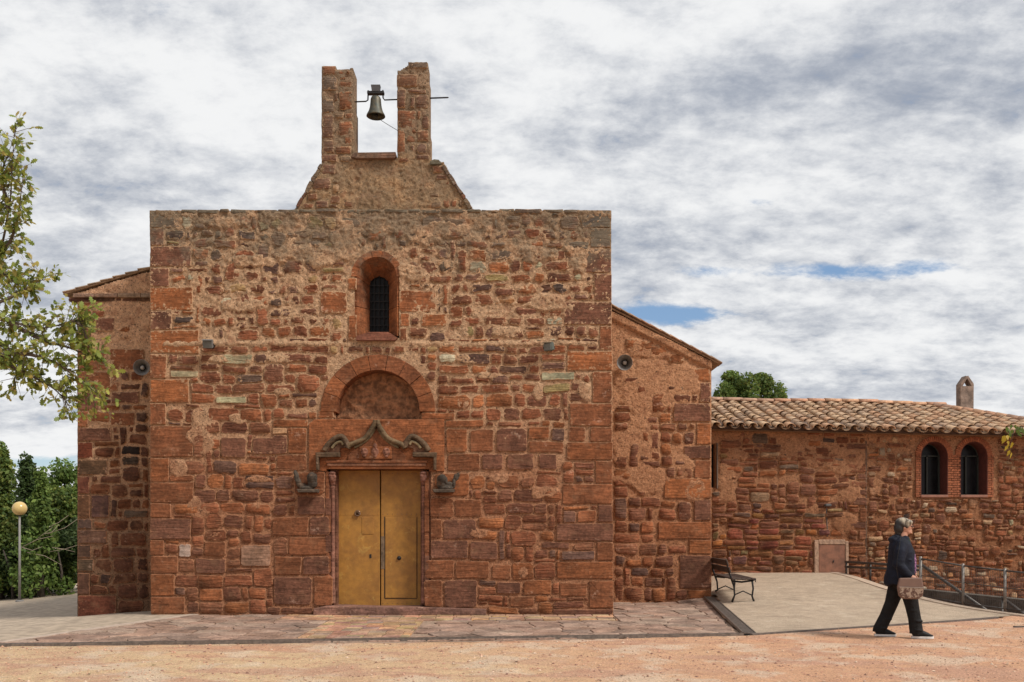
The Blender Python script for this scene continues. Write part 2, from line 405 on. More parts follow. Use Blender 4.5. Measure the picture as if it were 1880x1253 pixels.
def wall_sheet(name, x0, x1, y0, y1, Y, inside, thick, mat, parent, disp, step=.021):
    """crumbly mortar face: a displaced grid over the pixels where inside() holds, closed back to `thick`"""
    X0, X1, Z0, Z1 = X(x0, Y), X(x1, Y), Z(y1, Y), Z(y0, Y)
    nx, nz = int(round((X1-X0)/step)), int(round((Z1-Z0)/step))
    xs = np.linspace(X0, X1, nx+1); zs = np.linspace(Z0, Z1, nz+1)
    cx = (xs[:-1]+xs[1:])/2; cz = (zs[:-1]+zs[1:])/2
    CX, CZ = np.meshgrid(cx, cz); PX = CX*F/Y+940; PY = HY-(CZ-EYE)*F/Y
    M = inside(PX, PY)
    VX, VZ = np.meshgrid(xs, zs); vpx = VX*F/Y+940; vpy = HY-(VZ-EYE)*F/Y
    D = disp(vpx, vpy, VX, VZ)
    V = np.stack([VX, Y-D, VZ], -1).reshape(-1, 3)
    idx = np.arange((nx+1)*(nz+1)).reshape(nz+1, nx+1)
    a, b, c, d = idx[:-1, :-1], idx[:-1, 1:], idx[1:, 1:], idx[1:, :-1]
    Fc = np.stack([a[M], b[M], c[M], d[M]], -1)
    Mp = np.zeros((nz+2, nx+2), bool); Mp[1:-1, 1:-1] = M
    edges = []
    for (dj, di, p, q) in ((-1, 0, a, b), (0, 1, b, c), (1, 0, c, d), (0, -1, d, a)):
        nb = Mp[1+dj:nz+1+dj, 1+di:nx+1+di]; e = M & ~nb
        edges.append(np.stack([p[e], q[e]], -1))
    E = np.concatenate(edges)
    bv = np.unique(E); remap = np.full(len(V), -1); remap[bv] = np.arange(len(bv))+len(V)
    VB = V[bv].copy(); VB[:, 1] = Y+thick
    FE = np.stack([E[:, 1], E[:, 0], remap[E[:, 0]], remap[E[:, 1]]], -1)
    VV = np.concatenate([V, VB]); FF = np.concatenate([Fc, FE])
    used = np.unique(FF); rm = np.full(len(VV), -1); rm[used] = np.arange(len(used))
    o = finish(name, VV[used], rm[FF], mat, parent, smooth=True)
    return o

chapel = empty('stone_chapel', (0, YF+2, 0), 'old red sandstone chapel with a ruined bell gable and a gold brown double door', 'chapel')
chapel_rub = []       # records of loose rubble stones on the chapel
def place(rec, mat, parent, name):
    v, f = rec['geo']
    return finish(name, v, f, mat, parent, edge_tint(rec), smooth=rec.get('smooth', True))
def edge_tint(rec):
    v = rec['geo'][0]; n = (len(v)-1)//3; e = rec.get('edge', .5)
    if len(v) % 3 != 1: return [(*rec['tint'], 1.0)]*len(v)
    return [(*rec['tint'], 0.0)]*(2*n)+[(*rec['tint'], e)]*n+[(*rec['tint'], 1.0)]
def stone_rec(poly, Y, rng, tint, proud=.03, bev=.016, back=.06, rough=.008, bulge=.008, smooth=True, parent=None):
    a = 0
    for k in range(len(poly)):
        j = (k+1) % len(poly); a += poly[k][0]*poly[j][1]-poly[j][0]*poly[k][1]
    return dict(geo=stone_geo(poly, Y, proud, bev, back, rough, bulge, rng), tint=tint, area=abs(a)/2*(F/Y)**2, smooth=smooth, parent=parent)

R = random.Random(5)
# ---- facade: dressed blocks (x0, x1, y0, y1[, tint])
G1 = (.12, .085, .062); G2 = (.15, .098, .072); A1 = (.25, .089, .036); A2 = (.285, .102, .039); A3 = (.21, .078, .035); A4 = (.158, .068, .041)
QL = [(276, 331, 387, 420, G1), (276, 303, 420, 453, A4), (276, 353, 453, 491, A4), (276, 312, 492, 527, A4), (276, 355, 528, 571, A2), (276, 317, 571, 607, A4),
      (276, 367, 607, 650, A2), (276, 307, 651, 696, A3), (276, 348, 697, 740, A2), (276, 306, 741, 781, A3), (276, 356, 782, 840, A3), (276, 311, 841, 885, A1),
      (276, 357, 886, 923, A3), (276, 315, 924, 951, A3), (276, 352, 952, 991, A4), (276, 303, 992, 1020, A3), (277, 328, 1021, 1053, A3), (277, 322, 1054, 1095, A1), (277, 340, 1096, 1127, A3)]
QR = [(1067, 1122, 386, 420, (.07, .058, .055)), (1083, 1122, 420, 456, G1), (1047, 1123, 457, 502, A4), (1090, 1124, 503, 554, A4), (1035, 1124, 555, 598, A4), (1100, 1124, 599, 644, A3),
      (1040, 1125, 645, 681, A2), (1087, 1124, 682, 740, A3), (1045, 1124, 741, 783, A3), (1083, 1124, 784, 812, A3), (1041, 1125, 812, 845, A1), (1092, 1125, 846, 888, A3),
      (1032, 1125, 889, 926, A3), (1097, 1125, 927, 960, A4), (1021, 1126, 961, 994, A4), (1095, 1126, 995, 1030, A3), (1022, 1126, 1031, 1063, A1), (1081, 1126, 1065, 1117, A3), (1015, 1126, 1118, 1129, A4)]
AB = [(502, 566, 770, 785, A1), (529, 564, 786, 834, A1), (507, 565, 835, 864, A3), (500, 528, 799, 834, A4), (500, 528, 786, 798, (.42, .24, .13)),
      (818, 888, 771, 784, A1), (819, 859, 786, 831, A1), (863, 907, 789, 830, A3), (821, 881, 833, 865, A3), (567, 581, 756, 769, A1), (583, 614, 755, 769, A1), (774, 836, 757, 770, A1),
      (541, 598, 866, 910, A3), (546, 598, 912, 946, A4), (500, 568, 948, 983, A3), (569, 605, 948, 983, A4), (530, 606, 985, 1019, A3), (505, 555, 1021, 1055, A3), (557, 607, 1021, 1056, A4),
      (502, 574, 1058, 1110, A4), (577, 612, 1058, 1111, A3), (797, 862, 869, 912, A1), (790, 833, 914, 950, A3), (835, 885, 917, 949, A3), (790, 811, 952, 988, A3), (813, 875, 953, 990, A4),
      (791, 860, 992, 1026, A4), (862, 915, 994, 1028, A4), (781, 835, 1028, 1062, A3), (837, 898, 1030, 1063, A3), (779, 813, 1064, 1113, A3), (816, 876, 1065, 1117, A4),
      (912, 969, 787, 830, A4), (971, 1008, 785, 808, A1), (1012, 1037, 787, 811, PURP[1]), (971, 1037, 811, 832, A3), (885, 924, 834, 863, A4), (931, 981, 833, 863, A4), (989, 1023, 834, 863, A4),
      (902, 939, 1036, 1063, A3), (941, 981, 1033, 1064, A1), (912, 957, 1067, 1090, A4), (961, 1013, 1065, 1092, A1), (936, 981, 1094, 1113, A3), (994, 1046, 995, 1008, A4),
      (1044, 1076, 784, 810, A3), (1060, 1095, 937, 959, RED[2]), (1033, 1058, 937, 959, PURP[0]), (1031, 1092, 1012, 1029, PURP[1]), (1027, 1078, 1070, 1096, A3),
      (407, 454, 803, 840, A4), (465, 524, 803, 834, A4), (360, 416, 1025, 1053, A4), (377, 416, 994, 1020, A3), (442, 499, 1000, 1040, (.30, .17, .11)), (328, 352, 999, 1024, (.42, .31, .25)),
      (397, 454, 728, 741, (.36, .33, .20)), (313, 366, 681, 694, (.36, .31, .19)), (366, 411, 1080, 1103, A1), (993, 1056, 684, 699, (.36, .34, .22)),
      (588, 637, 536, 576, A1), (732, 802, 534, 574, A1), (773, 820, 577, 600, A2), (734, 752, 576, 602, A1), (639, 656, 578, 626, A1), (639, 656, 512, 534, A2), (733, 747, 604, 628, A3)]
hole_occ = [(300, 1098, 629.5, 634.5), (638, 656, 508, 630), (730, 748, 508, 630), (655, 731, 505, 630), (588, 800, 700, 770), (614, 774, 755, 772), (566, 818, 770, 868), (600, 786, 862, 1128), (578, 895, 1112, 1130), (540, 600, 864, 912), (790, 862, 866, 914)]
QALL = QL+QR
occ = [q[:4] for q in QALL+AB]+hole_occ
def in_facade_free(px, py):
    a = (py > 392) & (py < 1127)
    a &= ~(((px-692)**2+(py-509)**2 < 49**2) & (py < 512))
    a &= ~(((px-692)**2+(py-757)**2 < 107**2) & (py < 760))
    return a
# render patches where mortar covers the rubble (cx, cy, rx, ry)
PATCH = [(372, 800, 26, 45), (362, 935, 22, 22), (560, 470, 60, 20), (800, 430, 50, 22), (980, 470, 40, 14), (450, 560, 40, 12), (1000, 560, 45, 16), (930, 610, 30, 10), (470, 480, 40, 12),
         (1060, 480, 20, 30), (640, 440, 30, 30), (760, 500, 30, 14), (520, 660, 30, 8), (410, 410, 40, 8), (940, 800, 14, 18), (990, 720, 10, 18), (1075, 720, 12, 20), (700, 420, 90, 18), (900, 690, 18, 8), (440, 770, 20, 9), (330, 860, 14, 16), (480, 880, 24, 7), (520, 720, 16, 8), (850, 740, 16, 14), (920, 880, 20, 10), (1000, 905, 22, 12), (880, 980, 16, 8), (960, 1050, 10, 10), (400, 985, 14, 8), (470, 930, 20, 6), (860, 660, 30, 8), (420, 660, 40, 7)]
def patch_val(px, py, P):
    v = np.zeros_like(np.asarray(px, float)); n = fbm(px, py, .05, 3, 3.0)*.55
    for (cx, cy, rx, ry) in P:
        d = np.sqrt(((px-cx)/rx)**2+((py-cy)/ry)**2)+n; v = np.maximum(v, 1-sstep(.8, 1.15, d))
    return v
def size_f(px, py):
    if py > 1000: return 40, 25
    if py > 760: return 36, 22
    if py > 640: return 38, 22
    return 30, 19
facade_hole = lambda px, py: ((px > 652) & (px < 733) & (py > 509) & (py < 622)) | (((px-692.5)**2+(py-509)**2 < 41**2) & (py < 511)) | \
    (((px-694)**2+(py-757)**2 < 84**2) & (py < 758)) | ((px > 611) & (px < 777) & (py >= 757) & (py < 776)) | ((px > 600) & (px < 790) & (py > 850) & (py < 1121))
def facade_inside(px, py):
    top = 387+2.5*fbm(px, py*0, .035, 3, 5.0)+(px > 335)*1.5
    return (px > 276.5+(py-386)*.003) & (px < 1121.5+(py-386)*.005) & (py > top) & ~facade_hole(px, py)
def facade_disp(px, py, x, z):
    up = sstep(700, 560, py)
    d = .006+.012*up+(.008+.016*up)*fbm(x, z, 7, 4, 2.0)+(.009+.010*up)*fbm(x, z, 26, 2, 4.0)
    d += .030*patch_val(px, py, PATCH)
    led = np.exp(-((py-632-1.5*fbm(px, py*0, .02, 2, 8.0))/6.0)**2)*((px > 300) & (px < 1098))
    d += (.035+.02*fbm(x, z, 3, 3, 6.0))*led*(1-((px > 630) & (px < 755)))
    d += .02*sstep(415, 395, py)
    return d
facade = wall_sheet('facade_wall', 274, 1128, 380, 1134, YF, facade_inside, .85, M_MORTAR, chapel, facade_disp, .019)
FI = facade
def ash(lst, Y, parent, name, mat=None, proud=.034, rng=R, back=.2, wamp=.25, cut=.035):
    for q in lst:
        t = q[4] if len(q) > 4 else rng.choice([A1, A2, A3, A4]); k = rng.uniform(.9, 1.1); t = tuple(c*k for c in t)
        g = .9
        p = rect_poly(q[0]+g, q[1]-g, q[2]+g, q[3]-g, cut, .45, rng, Y, wamp)
        r = stone_rec(p, Y, rng, t, proud+rng.uniform(-.006, .006), .009, back, .003, .002, False)
        place(r, mat or M_ASH, parent, name)
ash(QL+QR, YF, FI, 'quoin')
ash(AB, YF, FI, 'ashlar_block', cut=.10, wamp=.6)
for q in fill(277, 1124, 388, 1127, occ, size_f, R, in_facade_free):
    cx, cy = (q[0]+q[2-1])/2, (q[2]+q[3])/2
    up = max(0, min(1, (690-cy)/150)); ir = max(up, .45*max(0, min(1, (1030-cy)/60)))
    pv = float(patch_val(np.array(cx), np.array(cy), PATCH))
    if R.random() < .02+.04*up: continue
    g = R.uniform(.9, 2.1)+ir*R.uniform(.1, 2.2)
    x0, x1, y0, y1 = q[0]+g, q[1]-g, q[2]+g*.9, q[3]-g*.9
    if x1-x0 < 4 or y1-y0 < 3.5: continue
    p = rect_poly(x0, x1, y0, y1, .18+.16*ir, .8+1.1*ir, R, YF, 1.0)
    proud = R.uniform(.018, .040)+.004*up
    chapel_rub.append(stone_rec(p, YF, R, tint_for(cx, cy, R), proud, .009+.005*up, .06, .005+.006*up, .003, R.random() < .5, FI))

# ---- voussoirs
def ring(cx, cy, r0, r1, a0, a1, n, Y, y_front, y_back, name, parent, tints, gap=.010, rng=R):
    for k in range(n):
        b0 = a0+(a1-a0)*k/n+gap/2; b1 = a0+(a1-a0)*(k+1)/n-gap/2; m = 5
        out = [(cx+r1*math.cos(b0+(b1-b0)*t/m), cy-r1*math.sin(b0+(b1-b0)*t/m)) for t in range(m+1)]
        inn = [(cx+r0*math.cos(b1-(b1-b0)*t/m), cy-r0*math.sin(b1-(b1-b0)*t/m)) for t in range(m+1)]
        poly = [(X(a, Y), Z(b, Y)) for a, b in out+inn]
        v, f = [], []
        N_ = len(poly); e = .006
        ccx = sum(p[0] for p in poly)/N_; ccz = sum(p[1] for p in poly)/N_
        pr = [(p[0]+(ccx-p[0])*.04, p[1]+(ccz-p[1])*.04) for p in poly]
        yf = y_front+rng.uniform(-.006, .006)
        v = [(p[0], y_back, p[1]) for p in poly]+[(p[0], yf+e, p[1]) for p in poly]+[(p[0], yf, p[1]) for p in pr]
        for i in range(N_):
            j = (i+1) % N_; f += [[i, j, N_+j, N_+i], [N_+i, N_+j, 2*N_+j, 2*N_+i]]
        h = m+1
        for i in range(m): f.append([2*N_+i, 2*N_+i+1, 2*N_+N_-2-i, 2*N_+N_-1-i])
        t = rng.choice(tints); q = rng.uniform(.9, 1.1)
        finish(name, v, f, M_ASH, parent, tuple(c*q for c in t))
ring(694, 757, 76.5, 105, 0.0, math.pi, 9, YF, YF-.04, YF+.33, 'voussoir', FI, [A1, A3, A3])
ring(692.5, 509, 36, 47.5, 0.0, math.pi, 7, YF, YF-.035, YF+.10, 'voussoir', FI, [A1, A3, A2])
# niche back wall and lunette floor
def niche_disp(px, py, x, z): return .05*fbm(x, z, 4, 4, 9.0)+.03*fbm(x*.6, z, 14, 3, 1.0)
wall_sheet('niche_back', 608, 780, 665, 776, YF+.30, lambda a, b: ((a-694)**2+(b-757)**2 < 86**2) | (b > 756), .12, mat_plain('rough_niche_stone', (.25, .115, .055), .95, var=.5, scale=11, bump=.05), FI, niche_disp, .03)

# window splay, one stone per segment
def outline(cx0, x0, x1, ytop_c, r, ybot, n_arc):
    pts = [(x1, ybot), (x1, (ybot+ytop_c)/2), (x1, ytop_c)]
    for k in range(1, n_arc): a = math.pi*k/n_arc; pts.append((cx0+r*math.cos(a), ytop_c-r*math.sin(a)))
    pts += [(x0, ytop_c), (x0, (ybot+ytop_c)/2), (x0, ybot)]
    return pts
Yb = YF+.42
fo = outline(692.5, 656, 729.5, 509, 36.7, 618, 6); bo = outline(696.5, 679, 714, 526, 17.5, 612, 6)
for k in range(len(fo)-1):
    a, b, c, d = PT(*fo[k], YF-.02), PT(*fo[k+1], YF-.02), Vector((X(bo[k+1][0], Yb), Yb, Z(bo[k+1][1], Yb))), Vector((X(bo[k][0], Yb), Yb, Z(bo[k][1], Yb)))
    a = Vector((X(fo[k][0], YF), YF-.02, Z(fo[k][1], YF))); b = Vector((X(fo[k+1][0], YF), YF-.02, Z(fo[k+1][1], YF)))
    c0 = (a+b+c+d)/4
    nrm = (b-a).cross(d-a).normalized()
    q = [p+(c0-p)*.02 for p in (a, b, c, d)]; out = -.15
    side = nrm if nrm.dot(Vector((X(696, YF), YF, Z(560, YF)))-c0) < 0 else -nrm
    v = q+[p+side*.15 for p in q]
    finish('splay_stone', v, [[0, 3, 2, 1], [4, 5, 6, 7], [0, 1, 5, 4], [1, 2, 6, 5], [2, 3, 7, 6], [3, 0, 4, 7]], M_ASH, FI, R.choice([A1, A3, A2]))
mb = MB(); mb.prism([(X(a, YF), Z(b, YF)) for a, b in ((655, 627), (727, 627), (731, 622), (714, 612), (679, 612), (656, 619))], YF-.10, YF+.42)
mb.build('window_sill', M_ASH, FI, tinted=True)
FI.children[-1].data.color_attributes['tint'].data.foreach_set('color', [0.2, .08, .05, 1]*len(FI.children[-1].data.vertices))
# grille
win = empty('window', (X(696, YF), Yb, Z(565, YF))); win.parent = chapel; win.location = Vector((X(696, YF), Yb+.01, Z(565, YF)))-origin(chapel)
g = MB()
for px in (681, 688, 696.5, 705, 712): g.tube([(X(px, Yb), Yb-.01, Z(614, Yb)), (X(px, Yb), Yb-.01, Z(507+abs(px-696.5)*.5, Yb))], .010, 6)
for py in (525, 539, 554, 569, 583, 598): g.tube([(X(677, Yb), Yb-.012, Z(py, Yb)), (X(716, Yb), Yb-.012, Z(py, Yb))], .009, 6)
g.build('window_grille', M_IRON, win)
M_GLASS = mat_plain('dark_window_glass', (.008, .008, .009), .35, 0, .3, 6, 0, .15)
g = MB(); g.prism([(X(a, Yb), Z(b, Yb)) for a, b in ((676, 618), (717, 618), (717, 520), (709, 508), (696, 504), (684, 508), (676, 520))], Yb+.05, Yb+.07)
g.build('pane', M_GLASS, win)

# ---- door surround
def poly_part(name, pts, y0, y1, tint=A1, parent=None, mat=None, Y=YF, bev=.012):
    poly = [(X(a, Y), Z(b, Y)) for a, b in pts]; n = len(poly)
    ar = sum(poly[k][0]*poly[(k+1) % n][1]-poly[(k+1) % n][0]*poly[k][1] for k in range(n))
    if ar < 0: poly = poly[::-1]
    bm = bmesh.new(); vs = [bm.verts.new((p[0], y0, p[1])) for p in poly]; f = bm.faces.new(vs)
    r = bmesh.ops.extrude_face_region(bm, geom=[f]); ev = [e for e in r['geom'] if isinstance(e, bmesh.types.BMVert)]
    bmesh.ops.translate(bm, verts=ev, vec=(0, y1-y0, 0))
    fe = [e for e in bm.edges if all(abs(v.co.y-y0) < 1e-6 for v in e.verts)]
    if bev: bmesh.ops.bevel(bm, geom=fe, offset=bev, segments=2, affect='EDGES', profile=.6)
    bmesh.ops.recalc_face_normals(bm, faces=bm.faces)
    bmesh.ops.triangulate(bm, faces=[f for f in bm.faces if len(f.verts) > 4])
    bm.verts.index_update()
    o = finish(name, [v.co[:] for v in bm.verts], [[v.index for v in f.verts] for f in bm.faces], mat or M_ASH, parent or chapel, tint); bm.free(); return o
poly_part('lintel_slab', [(568, 864), (568, 779), (578, 770.5), (816, 770.5), (816, 866), (788, 866), (788, 862), (600, 862), (600, 866)], YF-.045, YF+.30, A1, FI)
M_CARVE = mat_stone('blackened_carving', 1.0, False, .6)
CT = (.10, .064, .038); CT2 = (.20, .15, .085)
def mould(name, pts, r, tint, y=YF-.10, parent=FI, squash=1.0):
    g = MB(); g.tube([(X(a, YF), y, Z(b, YF)) for a, b in pts], [(r, r*squash)]*len(pts), 8, ref=(0, 1, 0)); o = g.build(name, M_CARVE, parent, True, True)
    me = o.data; me.color_attributes['tint'].data.foreach_set('color', [*tint, 1]*len(me.vertices)); return o
def smooth_pts(p, n=5):
    out = []
    for i in range(len(p)-1):
        p0 = p[max(i-1, 0)]; p1 = p[i]; p2 = p[i+1]; p3 = p[min(i+2, len(p)-1)]
        for k in range(n):
            t = k/n; out.append(tuple(.5*((2*p1[q])+(-p0[q]+p2[q])*t+(2*p0[q]-5*p1[q]+4*p2[q]-p3[q])*t*t+(-p0[q]+3*p1[q]-3*p2[q]+p3[q])*t**3) for q in range(len(p1))))
    return out+[p[-1]]
crest = empty('ogee_crest', (0, 0, 0)); crest.parent = chapel; crest.location = Vector((X(692, YF), YF-.05, Z(840, YF)))-origin(chapel)
for s in (1, -1):
    mx = lambda a: a if s == 1 else 2*692.5-a
    mould('ogee_moulding', [(mx(a), b) for a, b in smooth_pts([(691, 773), (689, 781), (683, 791), (673, 805), (660, 812), (645, 818), (640, 824)])], .056, (.13, .088, .048), parent=crest, squash=.8)
    mould('ogee_moulding', [(mx(a), b) for a, b in smooth_pts([(690, 788), (685, 796), (678, 806), (664, 817), (652, 823)])], .022, (.15, .11, .06), y=YF-.085, parent=crest)
    mould('hood_moulding', [(mx(a), b) for a, b in smooth_pts([(641, 822), (637, 812), (629, 803), (618, 806), (605, 817), (597, 829)])], .054, CT, parent=crest, squash=.9)
    mould('hood_moulding', [(mx(a), b) for a, b in smooth_pts([(632, 818), (628, 812), (618, 816), (611, 824)])], .026, CT2, y=YF-.10, parent=crest)
    poly_part('hood_block', [(mx(a), b) for a, b in ((598, 832), (604, 817), (618, 805), (629, 803), (640, 822), (626, 824), (625, 832))], YF-.085, YF-.03, (.12, .06, .035), crest)
    poly_part('hood_block', [(mx(a), b) for a, b in ((582, 832), (626, 832), (626, 840), (588, 841), (588, 864), (583.5, 864), (583, 842))], YF-.15, YF-.03, CT, crest, bev=.018)
poly_part('crest_panel', [(640, 848), (640, 838), (652, 822), (672, 812), (684, 798), (692, 786), (700, 798), (712, 812), (732, 822), (745, 838), (745, 848)], YF-.075, YF-.03, A3, crest)
poly_part('coat_of_arms_plaque', [(661, 844), (662, 821), (684, 821), (690, 809), (696, 821), (720, 821), (721, 844)], YF-.11, YF-.06, A1, crest)
def relief(name, blobs, tint, parent, mat=None, vox=.012):
    """a carved lump: overlapping ellipsoids fused with a voxel remesh. blobs: (px,py,y,rx,ry,rz) in pixels/metres"""
    g = MB()
    for (px, py, y, rx, ry, rz) in blobs:
        prof = [(math.sin(math.pi*k/8), -math.cos(math.pi*k/8)) for k in range(9)]
        v = []; n = 12
        for r_, h in prof:
            for k in range(n):
                a = 2*math.pi*k/n; v.append((X(px, YF)+r_*math.cos(a)*rx*YF/F, y+r_*math.sin(a)*ry, Z(py, YF)+h*rz*YF/F))
        g.add(v, [[i*n+k, i*n+(k+1) % n, (i+1)*n+(k+1) % n, (i+1)*n+k] for i in range(8) for k in range(n)])
    o = g.build(name, mat or M_CARVE, parent, True)
    remesh(o, vox, 2); setint(o, tint); return o
def setint(o, tint):
    me = o.data; at = me.color_attributes.get('tint') or me.color_attributes.new('tint', 'FLOAT_COLOR', 'POINT')
    at.data.foreach_set('color', [*tint, 1]*len(me.vertices))
def remesh(o, vox, it=3, fac=.5, dec=None):
    m = o.modifiers.new('r', 'REMESH'); m.mode = 'VOXEL'; m.voxel_size = vox
    s = o.modifiers.new('s', 'SMOOTH'); s.iterations = it; s.factor = fac
    if dec: d = o.modifiers.new('d', 'DECIMATE'); d.ratio = dec
    dg = bpy.context.evaluated_depsgraph_get(); me = bpy.data.meshes.new_from_object(o.evaluated_get(dg))
    o.modifiers.clear(); old = o.data; o.data = me
    me.polygons.foreach_set('use_smooth', [True]*len(me.polygons))
    if not me.materials:
        for k in old.materials: me.materials.append(k)
for cx in (671, 690.5, 711):
    mid = cx == 690.5
    relief('carved_shield', [(cx, 831, YF-.115, 7.5, .03, 8), (cx-3, 827, YF-.14, 2.2, .02, 2.5), (cx+3, 827, YF-.14, 2.2, .02, 2.5), (cx, 833, YF-.14, 3, .025, 4), (cx, 839, YF-.13, 4, .02, 2.5)]+([(cx, 820, YF-.13, 4, .03, 5)] if mid else []), (.19, .085, .055), crest)
# door head mouldings
for (y0, y1, yf, t) in ((846, 851, -.10, A3), (851.5, 856, -.075, (.36, .18, .11)), (856.5, 862, -.055, A1)):
    poly_part('head_moulding', [(604-(856-y0)*.4, y1), (604-(856-y0)*.4, y0), (781+(856-y0)*.4, y0), (781+(856-y0)*.4, y1)], YF+yf, YF+.05, t, FI, bev=.012)
# jambs and colonnettes
for s, xj, xc in ((1, 599, 610), (-1, 786, 777.5)):
    poly_part('door_jamb', [(xj-1, 1111), (xj-1, 866), (xj+6*s-1 if s == 1 else xj-6, 866), (xj+6*s-1 if s == 1 else xj-6, 1111)] if s == 1 else [(xj-6, 1113), (xj-6, 866), (xj+1, 866), (xj+1, 1113)], YF-.02, YF+.24, A3, FI)
    g = MB(); g.lathe([(.05, Z(1108, YF)), (.05, Z(1085, YF)), (.038, Z(1080, YF)), (.036, Z(898, YF)), (.045, Z(895, YF)), (.036, Z(892, YF))], (X(xc, YF), YF+.05, 0), n=12)
    o = g.build('colonnette', M_ASH, FI, True, True); setint(o, (.24, .11, .075))
    relief('capital', [(xc, 888, YF+.05, 5, .05, 4), (xc, 880, YF+.03, 7, .08, 7), (xc-3, 874, YF-.01, 4, .04, 4), (xc+4, 876, YF-.01, 4, .04, 4), (xc, 869, YF+.02, 7.5, .08, 3.5)], (.22, .10, .07), FI)
    for k, b in enumerate((915, 946, 983, 1020, 1056)):
        poly_part('jamb_block', [(min(xj, xc)-1 if s == 1 else xc+2, b+31), (min(xj, xc)-1 if s == 1 else xc+2, b+.6), (xc-3 if s == 1 else xj+2, b+.6), (xc-3 if s == 1 else xj+2, b+31)], YF-.03, YF+.26, R.choice([A3, A4]), FI, bev=.01)
    xg = (598, 606) if s == 1 else (782, 794)
    poly_part('door_jamb', [(xg[0], 1111), (xg[0], 866), (xg[1], 866), (xg[1], 1111)], YF+.012, YF+.22, A4, FI, bev=.003)
    # reveal behind the colonnettes
    xa, xb = (604, 617) if s == 1 else (771, 784)
    poly_part('door_jamb', [(xa, 1113), (xa, 862), (xb, 862), (xb, 1113)], YF+.10, YF+.40, A4, FI)
poly_part('door_step', [(578, 1129), (578, 1117), (600, 1112), (640, 1112.5), (690, 1114.5), (770, 1114), (830, 1116), (893, 1118), (893, 1129)], YF-.13, YF+.4, (.22, .115, .085), FI, bev=.02)
# doors
m, nt, b, o = new_mat('ochre_painted_metal'); B = NB(nt)
n1 = B.noise(2.2, 6, .65, .4); n2 = B.noise(9, 5, .6)
c = B.mix(B.ramp(n1, .38, .62), (.34, .158, .024), (.27, .120, .021)); c = B.mix(B.ramp(B.noise(3.5, 7, .7, 1.0, off=(4, 4, 4)), .57, .66, 0, .5), c, (.46, .27, .06))
c = B.scale(c, B.ramp(n2, .3, .7, .85, 1.12)); c = B.mix(B.ramp(B.noise(5, 6, .75, off=(2, 8, 1)), .63, .75, 0, .35), c, (.12, .06, .02))
B.L.new(c, b.inputs['Base Color']); b.inputs['Roughness'].default_value = .62; B.bump(n1, .4, .02, b); M_DOOR = m
door = empty('double_door', (0, 0, 0)); door.parent = chapel; door.location = Vector((X(694, YF), YF+.26, Z(1113, YF)))-origin(chapel)
YD = YF+.26
def dx(a): return (a-940)*YD/F
def dz(a): return EYE-(a-HY)*YD/F
def panel(name, a, b, c, d, y0, y1, mat, parent, bev=.006):
    g = MB(); g.box(((dx(a)+dx(b))/2, (y0+y1)/2, (dz(c)+dz(d))/2), (dx(b)-dx(a), y1-y0, dz(c)-dz(d)), bev=bev); return g.build(name, mat, parent)
lf = panel('door_leaf', 612, 697.5, 864, 1112.5, YD, YD+.06, M_DOOR, door)
rf = panel('door_leaf', 699.5, 777, 864, 1113, YD, YD+.06, M_DOOR, door)
panel('door_hatch', 664.5, 686, 950, 981, YD-.008, YD+.01, M_DOOR, lf, .004)
panel('wicket_door', 707.5, 764.5, 950, 1098, YD-.014, YD+.01, M_DOOR, rf, .004)
panel('wicket_frame', 705.5, 706.8, 949, 1099, YD-.004, YD+.01, M_IRON, rf, .001); panel('wicket_frame', 765.3, 766.3, 949, 1099, YD-.004, YD+.01, M_IRON, rf, .001)
panel('wicket_frame', 706.8, 765.3, 1099, 1100, YD-.004, YD+.01, M_IRON, rf, .001)
panel('sheet_seam', 613, 697, 946, 946.8, YD-.003, YD+.01, M_DOOR, lf, .001); panel('sheet_seam', 700, 776, 947, 947.8, YD-.003, YD+.01, M_DOOR, rf, .001)
panel('worn_edge_plate', 699.6, 706, 985, 1045, YD-.005, YD+.01, mat_plain('worn_steel', (.15, .10, .06), .5, .3, .5, 9), rf, .002)
panel('keyhole_plate', 678.5, 682, 1018, 1025, YD-.006, YD+.01, M_IRON, lf, .001)
for (lo, hi, par) in ((613, 697, lf), (700, 776, rf)):
    g = MB()
    for yy_ in (870, 944.5, 1028, 1108):
        for k in range(9):
            a_ = lo+3+(hi-lo-6)*k/8; g.lathe([(0, .006), (.006, .004), (.008, 0)], (dx(a_), YD, dz(yy_)), (0, -1, 0), 6)
    g.build('rivets', M_DOOR, par)['kind'] = 'stuff'
pts = [(dx(657)+.045*math.cos(a), YD-.035, dz(943)+.045*math.sin(a)) for a in [2*math.pi*k/16 for k in range(17)]]
g.tube(pts, .011, 6, ref=(0, 1, 0)); g.lathe([(0, -.02), (.03, -.02), (.03, .02), (.012, .03), (.012, .05)], (dx(657), YD-.01, dz(943)), (0, -1, 0), 12); g.build('ring_handle', mat_plain('worn_brass', (.20, .13, .09), .4, .6), lf, True)
g = MB(); g.lathe([(0, .03), (.02, .03), (.035, .015), (.04, -.01)], (dx(733), YD-.014, dz(1025)), (0, -1, 0), 14); g.build('door_knob', M_IRON, rf, True)
